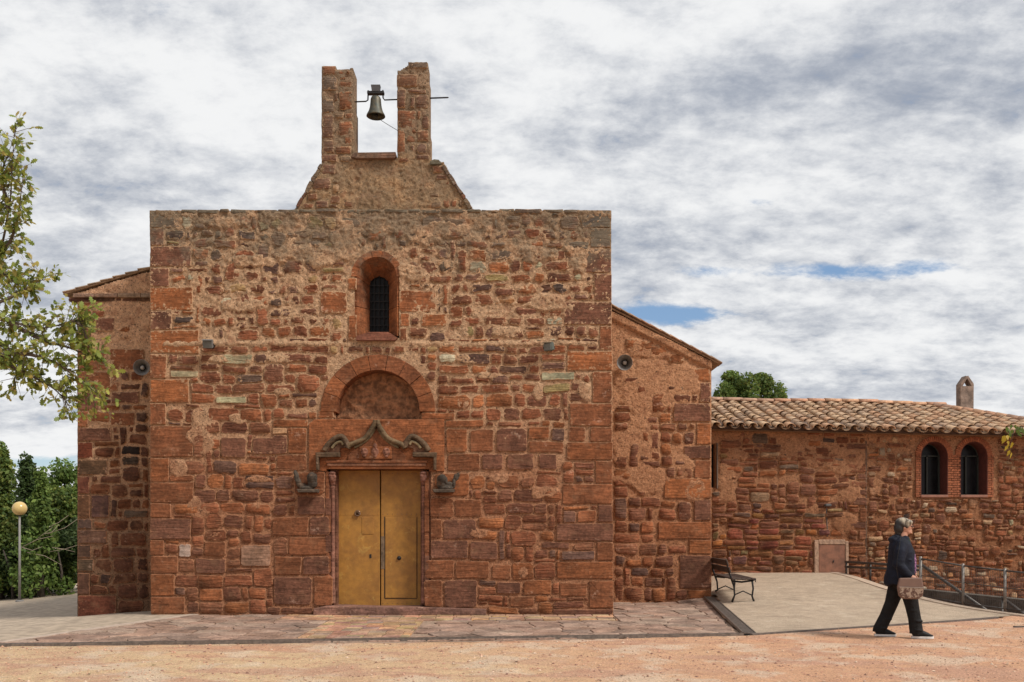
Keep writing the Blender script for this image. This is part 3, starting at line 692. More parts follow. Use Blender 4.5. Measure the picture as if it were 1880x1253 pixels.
# ---- carved angels beside the door
for s, c0 in ((1, 0), (-1, 1388)):
    mx = lambda a: a if s == 1 else 1388-a
    y = YF-.10
    if s == 1:
        bl = [(577, 889, y-.03, 9, .07, 9), (576, 877, y-.06, 7.5, .085, 9), (570, 879, y-.05, 3, .05, 8), (583, 879, y-.05, 3, .05, 8), (577, 882, y-.09, 4, .03, 6), (566, 897, y-.02, 14, .08, 5), (558, 893, y, 8, .06, 5), (551, 887, y, 5, .05, 9), (547, 877, y, 4.5, .045, 10), (544.5, 869, y, 3.5, .035, 5)]
    else:
        bl = [(812, 891, y-.03, 10, .07, 8), (813, 880, y-.06, 8, .085, 8.5), (806, 883, y-.05, 3, .05, 8), (820, 884, y-.05, 3, .05, 8), (812, 885, y-.09, 4, .03, 5), (820, 897, y-.03, 13, .08, 5), (826, 890, y-.02, 5, .05, 5), (834, 888, y, 3.2, .04, 10), (838, 877, y, 5, .035, 7), (842, 873, y, 3, .03, 5)]
    o = relief('carved_angel', bl, (.060, .047, .036), chapel, None, .009)
    o['label'] = 'weathered winged angel head carved in dark stone, %s of the door' % ('left' if s == 1 else 'right')
    poly_part('corbel_shelf', [(mx(552) if s == 1 else 798, 905), (mx(549) if s == 1 else 796, 899), (588 if s == 1 else 836, 899), (587 if s == 1 else 834, 905)], YF-.20, YF, (.10, .075, .055), chapel, M_CARVE)

# ---- bell gable
YG = YF+.03
def gable_inside(px, py):
    n = 2.2*fbm(px, py, .06, 3, 7.0)
    base = (py > 297+n*.6) & (py < 389)
    L_ = 541+(388-py)*.57+n*1.3; R_ = 869-(388-py)*.63+n*1.5
    b = base & (px > L_) & (px < R_)
    mid = (py > 291) & (py <= 300) & (px > 596) & (px < 788)
    lp = (px > 591.5+.5*n*.4) & (px < 648.5+(py-130)*.012) & (py > np.where(px < 617, 121, 127+.2*n)) & (py < 305)
    rp = (px > 729) & (px < 786+(py-120)*.02) & (py > np.where(px > 750, 116, 129-np.clip(px-735, 0, 20)*.45)) & (py < 305)
    return b | mid | lp | rp
def gable_disp(px, py, x, z):
    return .012+.024*fbm(x, z, 6, 4, 5.0)+.018*fbm(x, z, 24, 2, 9.0)
GAB = wall_sheet('bell_gable', 535, 875, 112, 390, YG, gable_inside, .40, mat_mortar('gable_render', (.42, .265, .145), (.33, .22, .14), 7.4, 8.8, grime=.7), chapel, gable_disp, .019)
GS = [(592, 618, 122, 140), (592, 620, 142, 168, G2), (592, 614, 182, 210, G2), (622, 648, 168, 203, A1), (592, 613, 212, 256, A4), (633, 648, 208, 220), (622, 649, 224, 250, A3), (592, 614, 258, 284, A4), (590, 620, 286, 299, A4),
      (750, 786, 116, 128, G2), (729, 768, 138, 163, A3), (729, 746, 165, 200, A4), (754, 762, 180, 200, A4), (763, 787, 175, 201, A4), (730, 764, 203, 237, A3), (775, 788, 206, 238, A4), (730, 745, 240, 283, A1), (765, 788, 240, 262, A3), (763, 789, 285, 295, A4),
      (590, 618, 303, 322, A4), (575, 608, 328, 350, A4), (565, 583, 356, 368, A3), (580, 603, 370, 384, A4), (606, 625, 360, 376, A3), (557, 576, 374, 384), (632, 648, 371, 382), (610, 622, 340, 355, (.35, .2, .1)),
      (793, 815, 305, 320, A3), (800, 822, 322, 332, A4)]
for q in GS:
    t = q[4] if len(q) > 4 else R.choice([A4, A1, A3])
    p = rect_poly(q[0]+.8, q[1]-.8, q[2]+.8, q[3]-.8, .12, .9, R, YG, .5)
    v = stone_rec(p, YG, R, t, R.uniform(.022, .04), .012, .1, .006, .006)
    place(v, M_GST, GAB, 'gable_stone')
for (a_, b_, c_, d_, sz_) in ((592, 648, 130, 300, (22, 20)), (730, 786, 132, 300, (24, 20)), (556, 622, 302, 384, (20, 14)), (790, 850, 306, 384, (18, 14))):
    for q in fill(a_, b_, c_, d_, [k[:4] for k in GS], lambda a, b: sz_, R, lambda a, b: gable_inside(a, b) & gable_inside(a-3, b) & gable_inside(a+3, b)):
        if R.random() < (.25 if c_ < 200 else .5): continue
        g_ = R.uniform(1.2, 2.6); x0, x1, y0, y1 = q[0]+g_, q[1]-g_, q[2]+g_, q[3]-g_
        if x1-x0 < 4 or y1-y0 < 4: continue
        place(stone_rec(rect_poly(x0, x1, y0, y1, .2, 1.0, R, YG, .5), YG, R, R.choice([A1, A3, A4, A3, (.2, .13, .08), PURP[0]]), R.uniform(.018, .034), .012, .1, .008, .004), M_GST, GAB, 'gable_stone')
# coping stones down both slopes
for (xa, ya, xb, yb) in ((589, 301, 541, 386), (815, 303, 868, 386)):
    L_ = math.hypot(xb-xa, yb-ya); ux, uy = (xb-xa)/L_, (yb-ya)/L_; s_ = 1 if xa < 700 else -1; nx_, ny_ = (-uy, ux) if s_ < 0 else (uy, -ux); t = 0
    if nx_*s_ < 0: nx_, ny_ = -nx_, -ny_
    while t < L_-4:
        e = min(L_, t+R.uniform(9, 24)); o0, o1 = R.uniform(-2.4, 0), R.uniform(-2.4, 0); w_ = R.uniform(3, 6.5); a_, b_ = t+.5, e-.5
        pts = [(xa+ux*a_+nx_*o0, ya+uy*a_+ny_*o0), (xa+ux*(a_+b_)/2+nx_*(o0-R.random()), ya+uy*(a_+b_)/2+ny_*o0), (xa+ux*b_+nx_*o1, ya+uy*b_+ny_*o1), (xa+ux*b_+nx_*w_, ya+uy*b_+ny_*w_), (xa+ux*a_+nx_*w_*.9, ya+uy*a_+ny_*w_*.9)]
        poly_part('coping_stone', pts, YG-.035-R.random()*.02, YG+.43, R.choice([G1, G2, A4, (.20, .14, .09)]), GAB, M_GST, bev=.012); t = e
poly_part('coping_stone', [(790, 303), (790, 297), (797, 293.5), (806, 294.5), (810, 300), (808, 303)], YG-.06, YG+.4, (.13, .12, .085), GAB, M_GST)
poly_part('bell_opening_sill', [(645, 291), (652, 283), (727, 282), (728, 290), (725, 293), (655, 294)], YG-.10, YG+.45, (.17, .09, .06), GAB, M_GST)
# parapet capping: uneven flat stones along the wall head
x = 333
while x < 1064:
    w = R.uniform(18, 52); t = R.choice([G1, G2, (.14, .10, .07), (.17, .14, .10)]); h = R.uniform(5, 9); y0 = 385.5+R.uniform(-.6, 1.4)
    e = min(x+w, 1066)
    p = rect_poly(x+.5, e-.5, y0, y0+h, .25, .7, R, YF, 0)
    place(stone_rec(p, YF, R, t, R.uniform(.03, .06), .015, .8, .008, .004), M_STONE, FI, 'capping_stone')
    x += w

# ---- left wing
def left_inside(px, py):
    slope = 541-(px-120)*.297
    return (px > 142.5) & (px < 314) & (py > slope+4) & (py < 1140)
def left_disp(px, py, x, z):
    dark = sstep(740, 820, py)
    return .006+.012*fbm(x, z, 6, 4, 12.0)+.008*fbm(x, z, 26, 2, 4.0)+.02*patch_val(px, py, [(235, 580, 45, 45), (180, 700, 40, 12), (190, 770, 40, 14), (180, 850, 16, 40), (240, 520, 60, 25)])
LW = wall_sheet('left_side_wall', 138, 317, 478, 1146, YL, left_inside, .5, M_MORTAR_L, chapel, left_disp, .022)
LQ = [(143, 168, 555, 582), (143, 177, 584, 609), (178, 212, 584, 609), (143, 170, 613, 640), (143, 198, 643, 680), (202, 266, 641, 680), (143, 217, 683, 719), (143, 182, 721, 754), (205, 257, 720, 742), (143, 163, 755, 785),
      (143, 206, 786, 811), (143, 172, 812, 843), (143, 198, 845, 873), (143, 166, 875, 908), (168, 202, 909, 951), (143, 166, 909, 951), (143, 170, 953, 972), (143, 198, 973, 998), (143, 168, 1000, 1025), (143, 173, 1026, 1050), (143, 166, 1052, 1092), (144, 215, 1093, 1136), (204, 248, 758, 782)]
LQ = [(*q, R.choice([A3, A4, A3]) if q[2] < 790 else tuple(c*R.uniform(.6, .85) for c in R.choice([A3, A4, (.15, .08, .05)]))) for q in LQ]  # lower corner blocks get darker tints in place of the wing's shade
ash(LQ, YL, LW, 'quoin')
for q in fill(144, 276, 556, 1126, [k[:4] for k in LQ]+[(266, 290, 545, 700)], lambda a, b: (32, 23), R, lambda a, b: b < 1126):
    cx, cy = (q[0]+q[1])/2, (q[2]+q[3])/2
    if cy < 640 and R.random() < .85: continue
    if cy < 790 and R.random() < .25: continue
    g_ = R.uniform(1.2, 2.6); x0, x1, y0, y1 = q[0]+g_, q[1]-g_, q[2]+g_, q[3]-g_
    if x1-x0 < 4 or y1-y0 < 4: continue
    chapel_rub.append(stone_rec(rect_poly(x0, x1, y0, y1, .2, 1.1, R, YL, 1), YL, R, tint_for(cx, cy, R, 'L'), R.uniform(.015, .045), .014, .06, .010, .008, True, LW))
# left cornice and roof
def xl(a): return X(a, YL)
def zl(a): return Z(a, YL)
for (y0, y1, pr, t) in ((548, 554, .03, (.13, .07, .045)), (541, 548, .09, (.30, .19, .13))):
    x = 118+(554-y0)*1.5
    while x < 310:
        e = min(x+R.uniform(34, 52), 312); poly_part('cornice_stone', [(x+.4, y1), (x+.4, y0), (e-.4, y0), (e-.4, y1)], YL-pr, YL+.2, tuple(c*R.uniform(.85, 1.1) for c in t), LW, M_STONE, YL); x = e
M_TERR = mat_tint('weathered_terracotta', .85, .25, 14, .01, 0, .2, (6, .57, (.13, .095, .07), .45))
def slope_slab(name, xa, ya, xb, yb, Y, thick_px, y0, y1, tint, parent, mat):
    return poly_part(name, [(xa, ya+thick_px), (xa, ya), (xb, yb), (xb, yb+thick_px)], y0, y1, tint, parent, mat, Y, bev=.008)
slope_slab('roof', 117, 538, 300, 483.5, YL, 4, YL-.03, YL+8, (.30, .21, .14), chapel, M_TERR)
for k in range(7):
    t0, t1 = k/7, (k+1)/7+.01
    slope_slab('verge_tile', 117+(277-117)*t0, 536.5+(489-536.5)*t0-.2*k % 2, 117+(277-117)*t1, 538+(490-536.5)*t1, YL, 2.2, YL-.06, YL+.4, R.choice([(.40, .31, .22), (.30, .23, .17), (.36, .26, .18)]), chapel, M_TERR)
# ---- right wing
def right_inside(px, py):
    slope = 569+(px-1122)*.505
    return (px > 1097) & (px < 1305.5) & (py > slope+3) & (py < 1112-(px-1126)*.05)
RP = [(1195, 715, 58, 60), (1170, 830, 42, 52), (1180, 880, 45, 30), (1245, 700, 40, 30), (1210, 640, 60, 22), (1280, 900, 20, 30), (1250, 860, 25, 20)]
def right_disp(px, py, x, z):
    slope = 569+(px-1122)*.505
    return .006+.013*fbm(x, z, 6, 4, 22.0)+.008*fbm(x, z, 26, 2, 4.0)+.03*patch_val(px, py, RP)+.05*(1-sstep(slope+15, slope+21, py))
RW = wall_sheet('right_side_wall', 1094, 1310, 548, 1116, YR, right_inside, .5, M_MORTAR_R, chapel, right_disp, .022)
RQ = [(1257, 1305, 676, 700, A2), (1284, 1305, 702, 740), (1236, 1305, 741, 775, A4), (1278, 1305, 777, 817), (1255, 1305, 818, 843, A4), (1274, 1305, 845, 878), (1219, 1306, 879, 915), (1274, 1306, 917, 957), (1207, 1306, 958, 990),
      (1264, 1306, 991, 1017), (1247, 1306, 1019, 1081, A4), (1263, 1306, 1083, 1100)]
ash(RQ, YR, RW, 'quoin')
for (a, b, c, d) in ((1150, 1172, 624, 640), (1172, 1200, 626, 646), (1196, 1230, 634, 655), (1228, 1256, 650, 668)):
    place(stone_rec(rect_poly(a, b, c, d, .15, .8, R, YR, .5), YR, R, RED[5], .035, .012, .1, .006, .006), M_STONE, RW, 'gable_stone')
for q in fill(1127, 1305, 690, 1104, [k[:4] for k in RQ], lambda a, b: (26, 19) if b < 960 else (30, 22), R, lambda a, b: b < 1104):
    cx, cy = (q[0]+q[1])/2, (q[2]+q[3])/2
    pv = float(patch_val(np.array(cx), np.array(cy), RP))
    if pv > .6 and R.random() < .55: continue
    if cy < 900 and R.random() < .15: continue
    g_ = R.uniform(1.2, 2.8); x0, x1, y0, y1 = q[0]+g_, q[1]-g_, q[2]+g_, q[3]-g_
    if x1-x0 < 4 or y1-y0 < 4: continue
    chapel_rub.append(stone_rec(rect_poly(x0, x1, y0, y1, .2, 1.1, R, YR, 1), YR, R, tint_for(cx, 900, R), R.uniform(.02, .05), .014, .06, .010, .008, True, RW))
slope_slab('roof', 1100, 553, 1322, 666, YR, 4, YR-.02, YR+8, (.34, .23, .15), chapel, M_TERR)
for k in range(11):
    t0, t1 = k/11, (k+1)/11+.012
    slope_slab('verge_tile', 1118+204*t0, 559+107*t0-2.0, 1118+204*t1, 559+107*t1-.6, YR, 2.4, YR-.10, YR+.3, R.choice([(.42, .30, .21), (.33, .23, .16), (.44, .27, .18)]), chapel, M_TERR)
# masonry volumes behind the visible walls
def vol(name, pts, Y, y0, y1, parent=chapel, mat=M_MORTAR, label=None):
    o = poly_part(name, pts, y0, y1, A4, parent, mat, Y, bev=0)
    if label: o['label'] = label
    return o
vol('nave_roof', [(284, 520), (700, 420), (1116, 520), (1116, 526), (284, 526)], YF, YF+.86, YF+12, mat=M_TERR)
vol('nave_side_wall', [(282, 1128), (282, 526), (320, 526), (320, 1128)], YF, YF+.86, YF+12)
vol('nave_side_wall', [(1080, 1128), (1080, 526), (1121, 526), (1121, 1128)], YF, YF+.86, YF+12)
vol('nave_end_wall', [(325, 1128), (325, 526), (1075, 526), (1075, 1128)], YF, YF+11.5, YF+12)
vol('left_aisle_wall', [(144, 1140), (144, 541), (172, 532), (172, 1140)], YL, YL+.51, YL+8, mat=M_MORTAR_L)
vol('right_aisle_wall', [(1272, 1106), (1272, 652), (1305, 668), (1305, 1106)], YR, YR+.51, YR+8)
# rubble: the 300 largest single, the rest joined
chapel_rub.sort(key=lambda r: -r['area'])
print('chapel rubble', len(chapel_rub))
for r in chapel_rub[:300]: place(r, M_STONE, r['parent'], 'stone')
def join_rest(rest, name, parent, mat):
    V = []; Fs = []; T = []
    for r in rest:
        v, f = r['geo']; b = len(V); V += v; Fs += [[i+b for i in q] for q in f]; T += edge_tint(r)
    if V: tag(finish(name, V, Fs, mat, parent, T, True), kind='stuff')
join_rest(chapel_rub[300:], 'small_stones', chapel, M_STONE)

# ------------------------------------------------------------------ farmhouse to the right
house = empty('farmhouse', (X(1600, YH), YH+2, .4), 'low red stone house with a wavy clay tile roof, right of the chapel', 'house')
R2 = random.Random(21)
HS = F/YH
def house_hole(px, py):
    a = np.zeros_like(px, bool)
    for cx in (1714, 1786.5): a |= ((abs(px-cx) < 26.5) & (py > 836) & (py < 911)) | ((px-cx)**2+(py-837)**2 < 26.5**2)
    a |= (px > 1304) & (px < 1314.5) & (py > 815) & (py < 896)
    return a
def house_top(px): return 781+(px-1306)*.018
def house_inside(px, py): return (px > 1296) & (px < 2098) & (py > house_top(px)) & (py < 1160) & ~house_hole(px, py)
HP = [(1480, 830, 40, 28), (1350, 835, 24, 14), (1545, 845, 35, 30), (1335, 880, 18, 40), (1560, 900, 22, 22), (1400, 797, 60, 6), (1550, 960, 20, 20), (1500, 940, 18, 14), (1640, 800, 50, 12)]
def house_disp(px, py, x, z):
    rr = (px > 1592)*1.0
    return .004+.012*fbm(x, z, 5, 4, 32.0)+(.008+.012*rr)*fbm(x, z, 20, 3, 4.0)+.03*patch_val(px, py, HP)
HW = wall_sheet('house_wall', 1294, 2100, 770, 1164, YH, house_inside, .45, M_MORTAR_H, house, house_disp, .027)
HQ = [(1560, 1591, 789, 803), (1552, 1591, 815, 826), (1549, 1591, 851, 868), (1575, 1591, 869, 882), (1562, 1591, 884, 896), (1574, 1591, 900, 912), (1565, 1591, 915, 930), (1577, 1591, 934, 958), (1556, 1591, 957, 970), (1577, 1591, 972, 990), (1560, 1591, 1002, 1016), (1577, 1591, 1018, 1034)]
ash([(*q, R2.choice([A3, A4, RED[4]])) for q in HQ], YH, HW, 'quoin', M_STONE, rng=R2, cut=.12, wamp=.6)
hocc = [q[:4] for q in HQ]+[(1300, 1320, 810, 900), (1676, 1830, 795, 916), (1492, 1558, 985, 1070), (1590, 1593, 780, 1100)]
hr = []
def hsize(a, b): return (27, 15) if a < 1590 else (17, 9.5)
for q in fill(1306, 2095, 790, 1150, hocc, hsize, R2, lambda a, b: b > house_top(a)+6):
    cx, cy = (q[0]+q[1])/2, (q[2]+q[3])/2
    pv = float(patch_val(np.array(cx), np.array(cy), HP)); left = cx < 1590
    if pv > .45 and R2.random() < .65: continue
    if left and cy < 808 and R2.random() < .6: continue
    if R2.random() < (.06 if left else .16): continue
    g_ = R2.uniform(.8, 1.8); x0, x1, y0, y1 = q[0]+g_, q[1]-g_, q[2]+g_*.7, q[3]-g_*.7
    if x1-x0 < 3 or y1-y0 < 2.5: continue
    t = tint_for(cx, 900, R2, 'h')
    if not left and R2.random() < .18: t = R2.choice([(.40, .25, .14), (.45, .33, .22), (.34, .17, .09)])
    if left and cx < 1560 and cy > 930: t = tuple(c*R2.uniform(.65, 1) for c in t)
    hr.append(stone_rec(rect_poly(x0, x1, y0, y1, .25, .9, R2, YH, 1), YH, R2, t, R2.uniform(.02, .05 if left else .06), .014, .06, .012, .010, True, HW))
vis = lambda r: sum(v[0] for v in r['geo'][0])/len(r['geo'][0]) < X(1885, YH)
hr.sort(key=lambda r: -r['area']*(1 if vis(r) else .01))
for r in hr[:300]: place(r, M_STONE, HW, 'stone')
join_rest(hr[300:], 'small_stones', house, M_STONE)
print('house rubble', len(hr))
# wall head course under the eave
x = 1306
while x < 2095:
    e = x+R2.uniform(22, 40); y = house_top(x)
    place(stone_rec(rect_poly(x+.5, e-.5, y-1, y+6, .2, .6, R2, YH, 0), YH, R2, (.13, .07, .05), .07, .015, .1, .006, .004), M_STONE, HW, 'eave_stone'); x = e
# arched windows with brick surrounds
M_BRICK = mat_tint('thin_red_brick', .9, .3, 30, .01, dirt=(8, .58, (.30, .18, .12), .5))
M_REVEAL = mat_plain('oxide_red_reveal', (.12, .034, .024), .8, var=.2)
M_FRAME = mat_plain('dark_green_frame', (.03, .035, .028), .5)
bk = MB()
y = 836.0
while y < 912:
    for (a, b) in ((1680, 1689.5), (1738.5, 1762), (1811.5, 1823)):
        xx = a+(0 if int(y/4.3) % 2 else -4)
        while xx < b:
            e = xx+11; p0, p1 = max(xx, a), min(e, b)
            if p1-p0 > 2:
                k = R2.uniform(.75, 1.2); bk.box(((X(p0, YH)+X(p1, YH))/2, YH-.0, Z(y+1.9, YH)), ((p1-p0-.8)/HS, .08+R2.uniform(0, .012), 3.3/HS), tint=(.30*k, .105*k, .05*k))
            xx = e
    y += 4.3
for cx in (1714, 1786.5):
    for k in range(26):
        a = math.pi*(k+.5)/26; r0, r1 = 24.5, 34; c = ((r0+r1)/2)
        M_ = Matrix.Rotation(-(a-math.pi/2), 3, 'Y'); kk = R2.uniform(.75, 1.2)
        px_, py_ = cx+c*math.cos(a), 836-c*math.sin(a)
        if abs(px_-1750.2) < 2.5 and py_ > 812: continue
        bk.box((X(px_, YH), YH-.004, Z(py_, YH)), (2.7/HS, .085, (r1-r0)/HS), M_, tint=(.31*kk, .105*kk, .05*kk))
tag(bk.build('surround_bricks', M_BRICK, house, False, True), kind='stuff')
for n_, cx in enumerate((1714, 1786.5)):
    w = empty('arched_window', (0, 0, 0)); w.parent = house; w.location = Vector((X(cx, YH), YH+.3, Z(909, YH)))-origin(house)
    # reveal lining
    pts = [(cx+24, 909)]+[(cx+24*math.cos(math.pi*k/14), 837-24*math.sin(math.pi*k/14)) for k in range(15)]+[(cx-24, 909)]
    v = []; f = []
    for (a, b) in pts: v += [(X(a, YH), YH-.045, Z(b, YH)), (X(a, YH), YH+.42, Z(b, YH))]
    q = [(cx+(a-cx)*1.03, 837+(b-837)*1.02) for a, b in pts]
    for (a, b) in q: v += [(X(a, YH), YH-.045, Z(b, YH)), (X(a, YH), YH+.42, Z(b, YH))]
    n = len(pts)
    for k in range(n-1): f += [[2*k, 2*k+1, 2*k+3, 2*k+2], [2*n+2*k, 2*n+2*k+2, 2*n+2*k+3, 2*n+2*k+1], [2*k, 2*k+2, 2*n+2*k+2, 2*n+2*k]]
    finish('reveal', v, f, M_REVEAL, w, smooth=False)
    g = MB(); g.box((X(cx, YH), YH+.16, Z(911.5, YH)), (50/HS, .44, 5/HS), bev=.01); g.build('window_sill', mat_plain('tile_sill', (.26, .12, .08), .8), w)
    g = MB(); yy = YH+.36
    for a in (cx-22.5, cx+22.5, cx): g.box((X(a, YH), yy, Z(873, YH)), (2.2/HS, .05, 76/HS))
    for b in (836, 908): g.box((X(cx, YH), yy, Z(b, YH)), (45/HS, .05, 2.2/HS))
    ap = [(X(cx+22.5*math.cos(math.pi*k/12), YH), yy, Z(836-22.5*math.sin(math.pi*k/12), YH)) for k in range(13)]
    g.tube(ap, .014, 4, ref=(0, 1, 0)); g.build('window_frame', M_FRAME, w)
    g = MB(); gp = [(X(cx+24*math.cos(math.pi*k/12), YH), Z(836-24*math.sin(math.pi*k/12), YH)) for k in range(13)]+[(X(cx-24, YH), Z(910, YH)), (X(cx+24, YH), Z(910, YH))]
    g.prism(gp, YH+.385, YH+.40); g.build('pane', mat_plain('window_glass', (.010, .010, .011), .25, 0, .5, 3, 0, .2), w)
    g = MB(); g.box((X(cx-7+n_*3, YH), YH+.43, Z(880, YH)), (13/HS, .01, 50/HS)); g.build('curtain', mat_plain('grey_curtain', (.14, .13, .12), .9, var=.5, scale=20, sc=(4, 1, .5)), w)
# dark slit window beside the chapel
g = MB(); g.box((X(1309, YH), YH+.25, Z(855, YH)), (14/HS, .04, 86/HS)); g.build('slit_window', M_DARK, house)
g = MB(); g.box((X(1315.8, YH), YH-.01, Z(856, YH)), (2.5/HS, .12, 84/HS), bev=.01); g.build('window_frame', mat_plain('grey_timber', (.12, .09, .07), .8), house)
# service cupboard
M_CEM = mat_plain('grey_cement', (.34, .215, .145), .95, var=.3, scale=14, bump=.02)
def cem(name, a, b, c, d, pr): 
    g = MB(); g.box(((X(a, YH)+X(b, YH))/2, YH-pr/2+.05, (Z(c, YH)+Z(d, YH))/2), ((b-a)/HS, pr+.1, (d-c)/HS), bev=.012); return g.build(name, M_CEM, house)
cem('cement_frame', 1494, 1502, 992, 1066, .05); cem('cement_frame', 1551, 1557, 994, 1068, .045); cem('cement_frame', 1502, 1551, 991, 1000, .048)
g = MB(); g.box((X(1526.5, YH), YH-.01, Z(1033, YH)), (48/HS, .05, 66/HS), bev=.008); cup = g.build('cupboard_door', mat_plain('brown_sheet_metal', (.20, .085, .048), .6, var=.3, scale=7, bump=.006), house)
g = MB(); g.box((X(1529, YH), YH-.04, Z(1031, YH)), (.02, .02, .05)); g.build('lock', M_IRON, cup)
g = MB(); g.box((X(1517, YH), YH-.08, Z(928, YH)), (.14, .16, .06), bev=.015); g.tube([(X(1517, YH), YH, Z(932, YH)), (X(1519, YH), YH-.01, Z(985, YH))], .012, 5)
tag(g.build('wall_lamp', mat_plain('grey_plastic', (.08, .08, .08), .5)), 'small grey lamp fixed high above the brown metal cupboard', 'lamp')
# old cement strip, and a tall dark strip painted as a corner shadow
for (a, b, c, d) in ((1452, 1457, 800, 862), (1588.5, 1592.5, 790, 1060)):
    poly_part('render_shade_strip', [(a, d), (a, c), (b, c), (b-1, (c+d)/2), (b, d)], YH-.012, YH+.02, (.20, .12, .08), house, M_STONE, YH)
# roof
TAN = .30
EY = YH-.42                     # eave depth
def eave_z(x): return Z(786, EY)-.022*(x-4.5)
RUN = 3.25
HIPX = X(1712, EY+RUN)
def roof_pt(x, d, lift=0): return (x, EY+d, eave_z(x)+TAN*d+lift-.02*math.sin(x*1.3)*(d/RUN))
def tile_mesh(name, r0, r1, L, up, tint, th=.014):
    v = []; n = 6
    for (r, y) in ((r0, 0), (r1, L)):
        for rr in (r, r-th):
            for k in range(n+1):
                a = math.pi*k/n; v.append((rr*math.cos(a), y, rr*math.sin(a)*.8*(1 if up else -1)))
    m_ = n+1; f = []
    for k in range(n):
        f += [[k, k+1, 2*m_+k+1, 2*m_+k], [m_+k, 3*m_+k, 3*m_+k+1, m_+k+1], [k, m_+k, m_+k+1, k+1], [2*m_+k, 2*m_+k+1, 3*m_+k+1, 3*m_+k]]
    f += [[0, 2*m_, 3*m_, m_], [n, m_+n, 3*m_+n, 2*m_+n]]
    if not up: f = [q[::-1] for q in f]
    me = bpy.data.meshes.new(name); me.from_pydata(v, [], f); me.materials.append(M_TERR)
    at = me.color_attributes.new('tint', 'FLOAT_COLOR', 'POINT'); at.data.foreach_set('color', [*tint, 1]*len(v))
    me.polygons.foreach_set('use_smooth', [k % 4 < 2 for k in range(len(f))]); return me
TT = [(.46, .31, .195), (.43, .275, .17), (.50, .35, .23), (.39, .265, .18), (.47, .28, .17), (.52, .36, .23), (.34, .235, .16)]
covers = [tile_mesh('roof_tile', .108, .088, .46, True, t) for t in TT]
roof = empty('roof', (0, 0, 0)); roof.parent = house; roof.location = Vector((X(1600, EY), EY, Z(786, EY)))-origin(house)
ro = origin(roof); slope = math.atan(TAN); SP = .282; ROW = .335
pan = MB(); pan_me = tile_mesh('pan', .10, .12, .46, False, TT[3])
pv_ = [v.co.copy() for v in pan_me.vertices]; pf_ = [list(p.vertices) for p in pan_me.polygons]
ncov = 0
for i in range(-1, 33):
    x = X(1306, EY)+.10+i*SP
    dmax = RUN if x < HIPX else RUN*max(0, 1-(x-HIPX)/(X(2010, EY)-HIPX))
    k = 0
    while k*ROW*math.cos(slope) < dmax-.1:
        d = k*ROW*math.cos(slope)
        wob = .018*math.sin(i*1.7+k*.6)+R2.uniform(-.008, .008)
        if x < 11.9 and ncov < 300:
            o = bpy.data.objects.new('roof_tile', R2.choice(covers)); link(o, roof); ncov += 1
            o.location = Vector(roof_pt(x+wob, d-(.06 if k == 0 else 0), .07+k*0+R2.uniform(-.004, .006)))-ro
            o.rotation_euler = (slope-.045+R2.uniform(-.02, .02), R2.uniform(-.06, .06), R2.uniform(-.05, .05))
        else:
            M4 = Matrix.Translation(roof_pt(x+wob, d, .07)) @ Matrix.Rotation(slope-.045, 4, 'X'); tt = R2.choice(TT)
            pan.add([M4 @ v.co for v in covers[0].vertices], [list(p.vertices) for p in covers[0].polygons], tt)
        M4 = Matrix.Translation(roof_pt(x+SP/2+wob, d-(.02 if k == 0 else 0), .085)) @ Matrix.Rotation(slope-.045, 4, 'X'); tt = tuple(c*.8 for c in R2.choice(TT))
        pan.add([M4 @ v for v in pv_], pf_, tt); k += 1
tag(pan.build('pan_tiles', M_TERR, roof, False, True), kind='stuff')
print('cover tiles', ncov)
# roof deck and back slope
X0, X1 = X(1290, EY), X(2010, EY)
dk = MB()
a0, a1, b0, b1 = roof_pt(X0, .1, -.05), roof_pt(X1, .1, -.05), roof_pt(X0, RUN, -.02), roof_pt(HIPX, RUN, -.02)
c0 = (X0, EY+2*RUN, a0[2]); c1 = (X1, EY+2*RUN, a1[2])
dk.add([a0, a1, b0, b1, c0, c1], [[0, 1, 3, 2], [2, 3, 5, 4], [1, 5, 3], [0, 4, 5, 1]], (.22, .14, .09)); dk.build('roof_deck', M_TERR, roof, False, True)
# eave board shadow gap filler (mortar bed)
bd = MB(); bd.add([roof_pt(X0, .16, -.06), roof_pt(X1, .16, -.06), roof_pt(X1, .45, -.02), roof_pt(X0, .45, -.02), roof_pt(X0, .16, .03), roof_pt(X1, .16, .03), roof_pt(X1, .45, .1), roof_pt(X0, .45, .1)],
                 [[0, 1, 5, 4], [0, 3, 2, 1], [4, 5, 6, 7]], (.12, .08, .06)); bd.build('eave_mortar', M_TERR, roof, False, True)
# ridge tiles
rt = [tile_mesh('ridge_tile', .13, .11, .5, True, t) for t in ((.44, .24, .15), (.36, .22, .15), (.48, .28, .17))]
x = X(1296, EY+RUN)
while x < HIPX+.1:
    p = roof_pt(x, RUN, .09+R2.uniform(-.008, .008)); o = bpy.data.objects.new('ridge_tile', R2.choice(rt)); link(o, roof); o.location = Vector(p)-ro; o.rotation_euler = (0.0+R2.uniform(-.01, .01), 0, -math.pi/2+R2.uniform(-.02, .02)); x += .44
xe = X(2010, EY)
for k in range(14):
    t = k/14; p = Vector(roof_pt(HIPX, RUN, .09)).lerp(Vector(roof_pt(xe, 0, .09)), t); dr = (Vector(roof_pt(xe, 0, .09))-Vector(roof_pt(HIPX, RUN, .09))).normalized()
    o = bpy.data.objects.new('hip_tile', R2.choice(rt)); link(o, roof); o.location = p-ro; o.rotation_euler = dr.to_track_quat('Y', 'Z').to_euler()
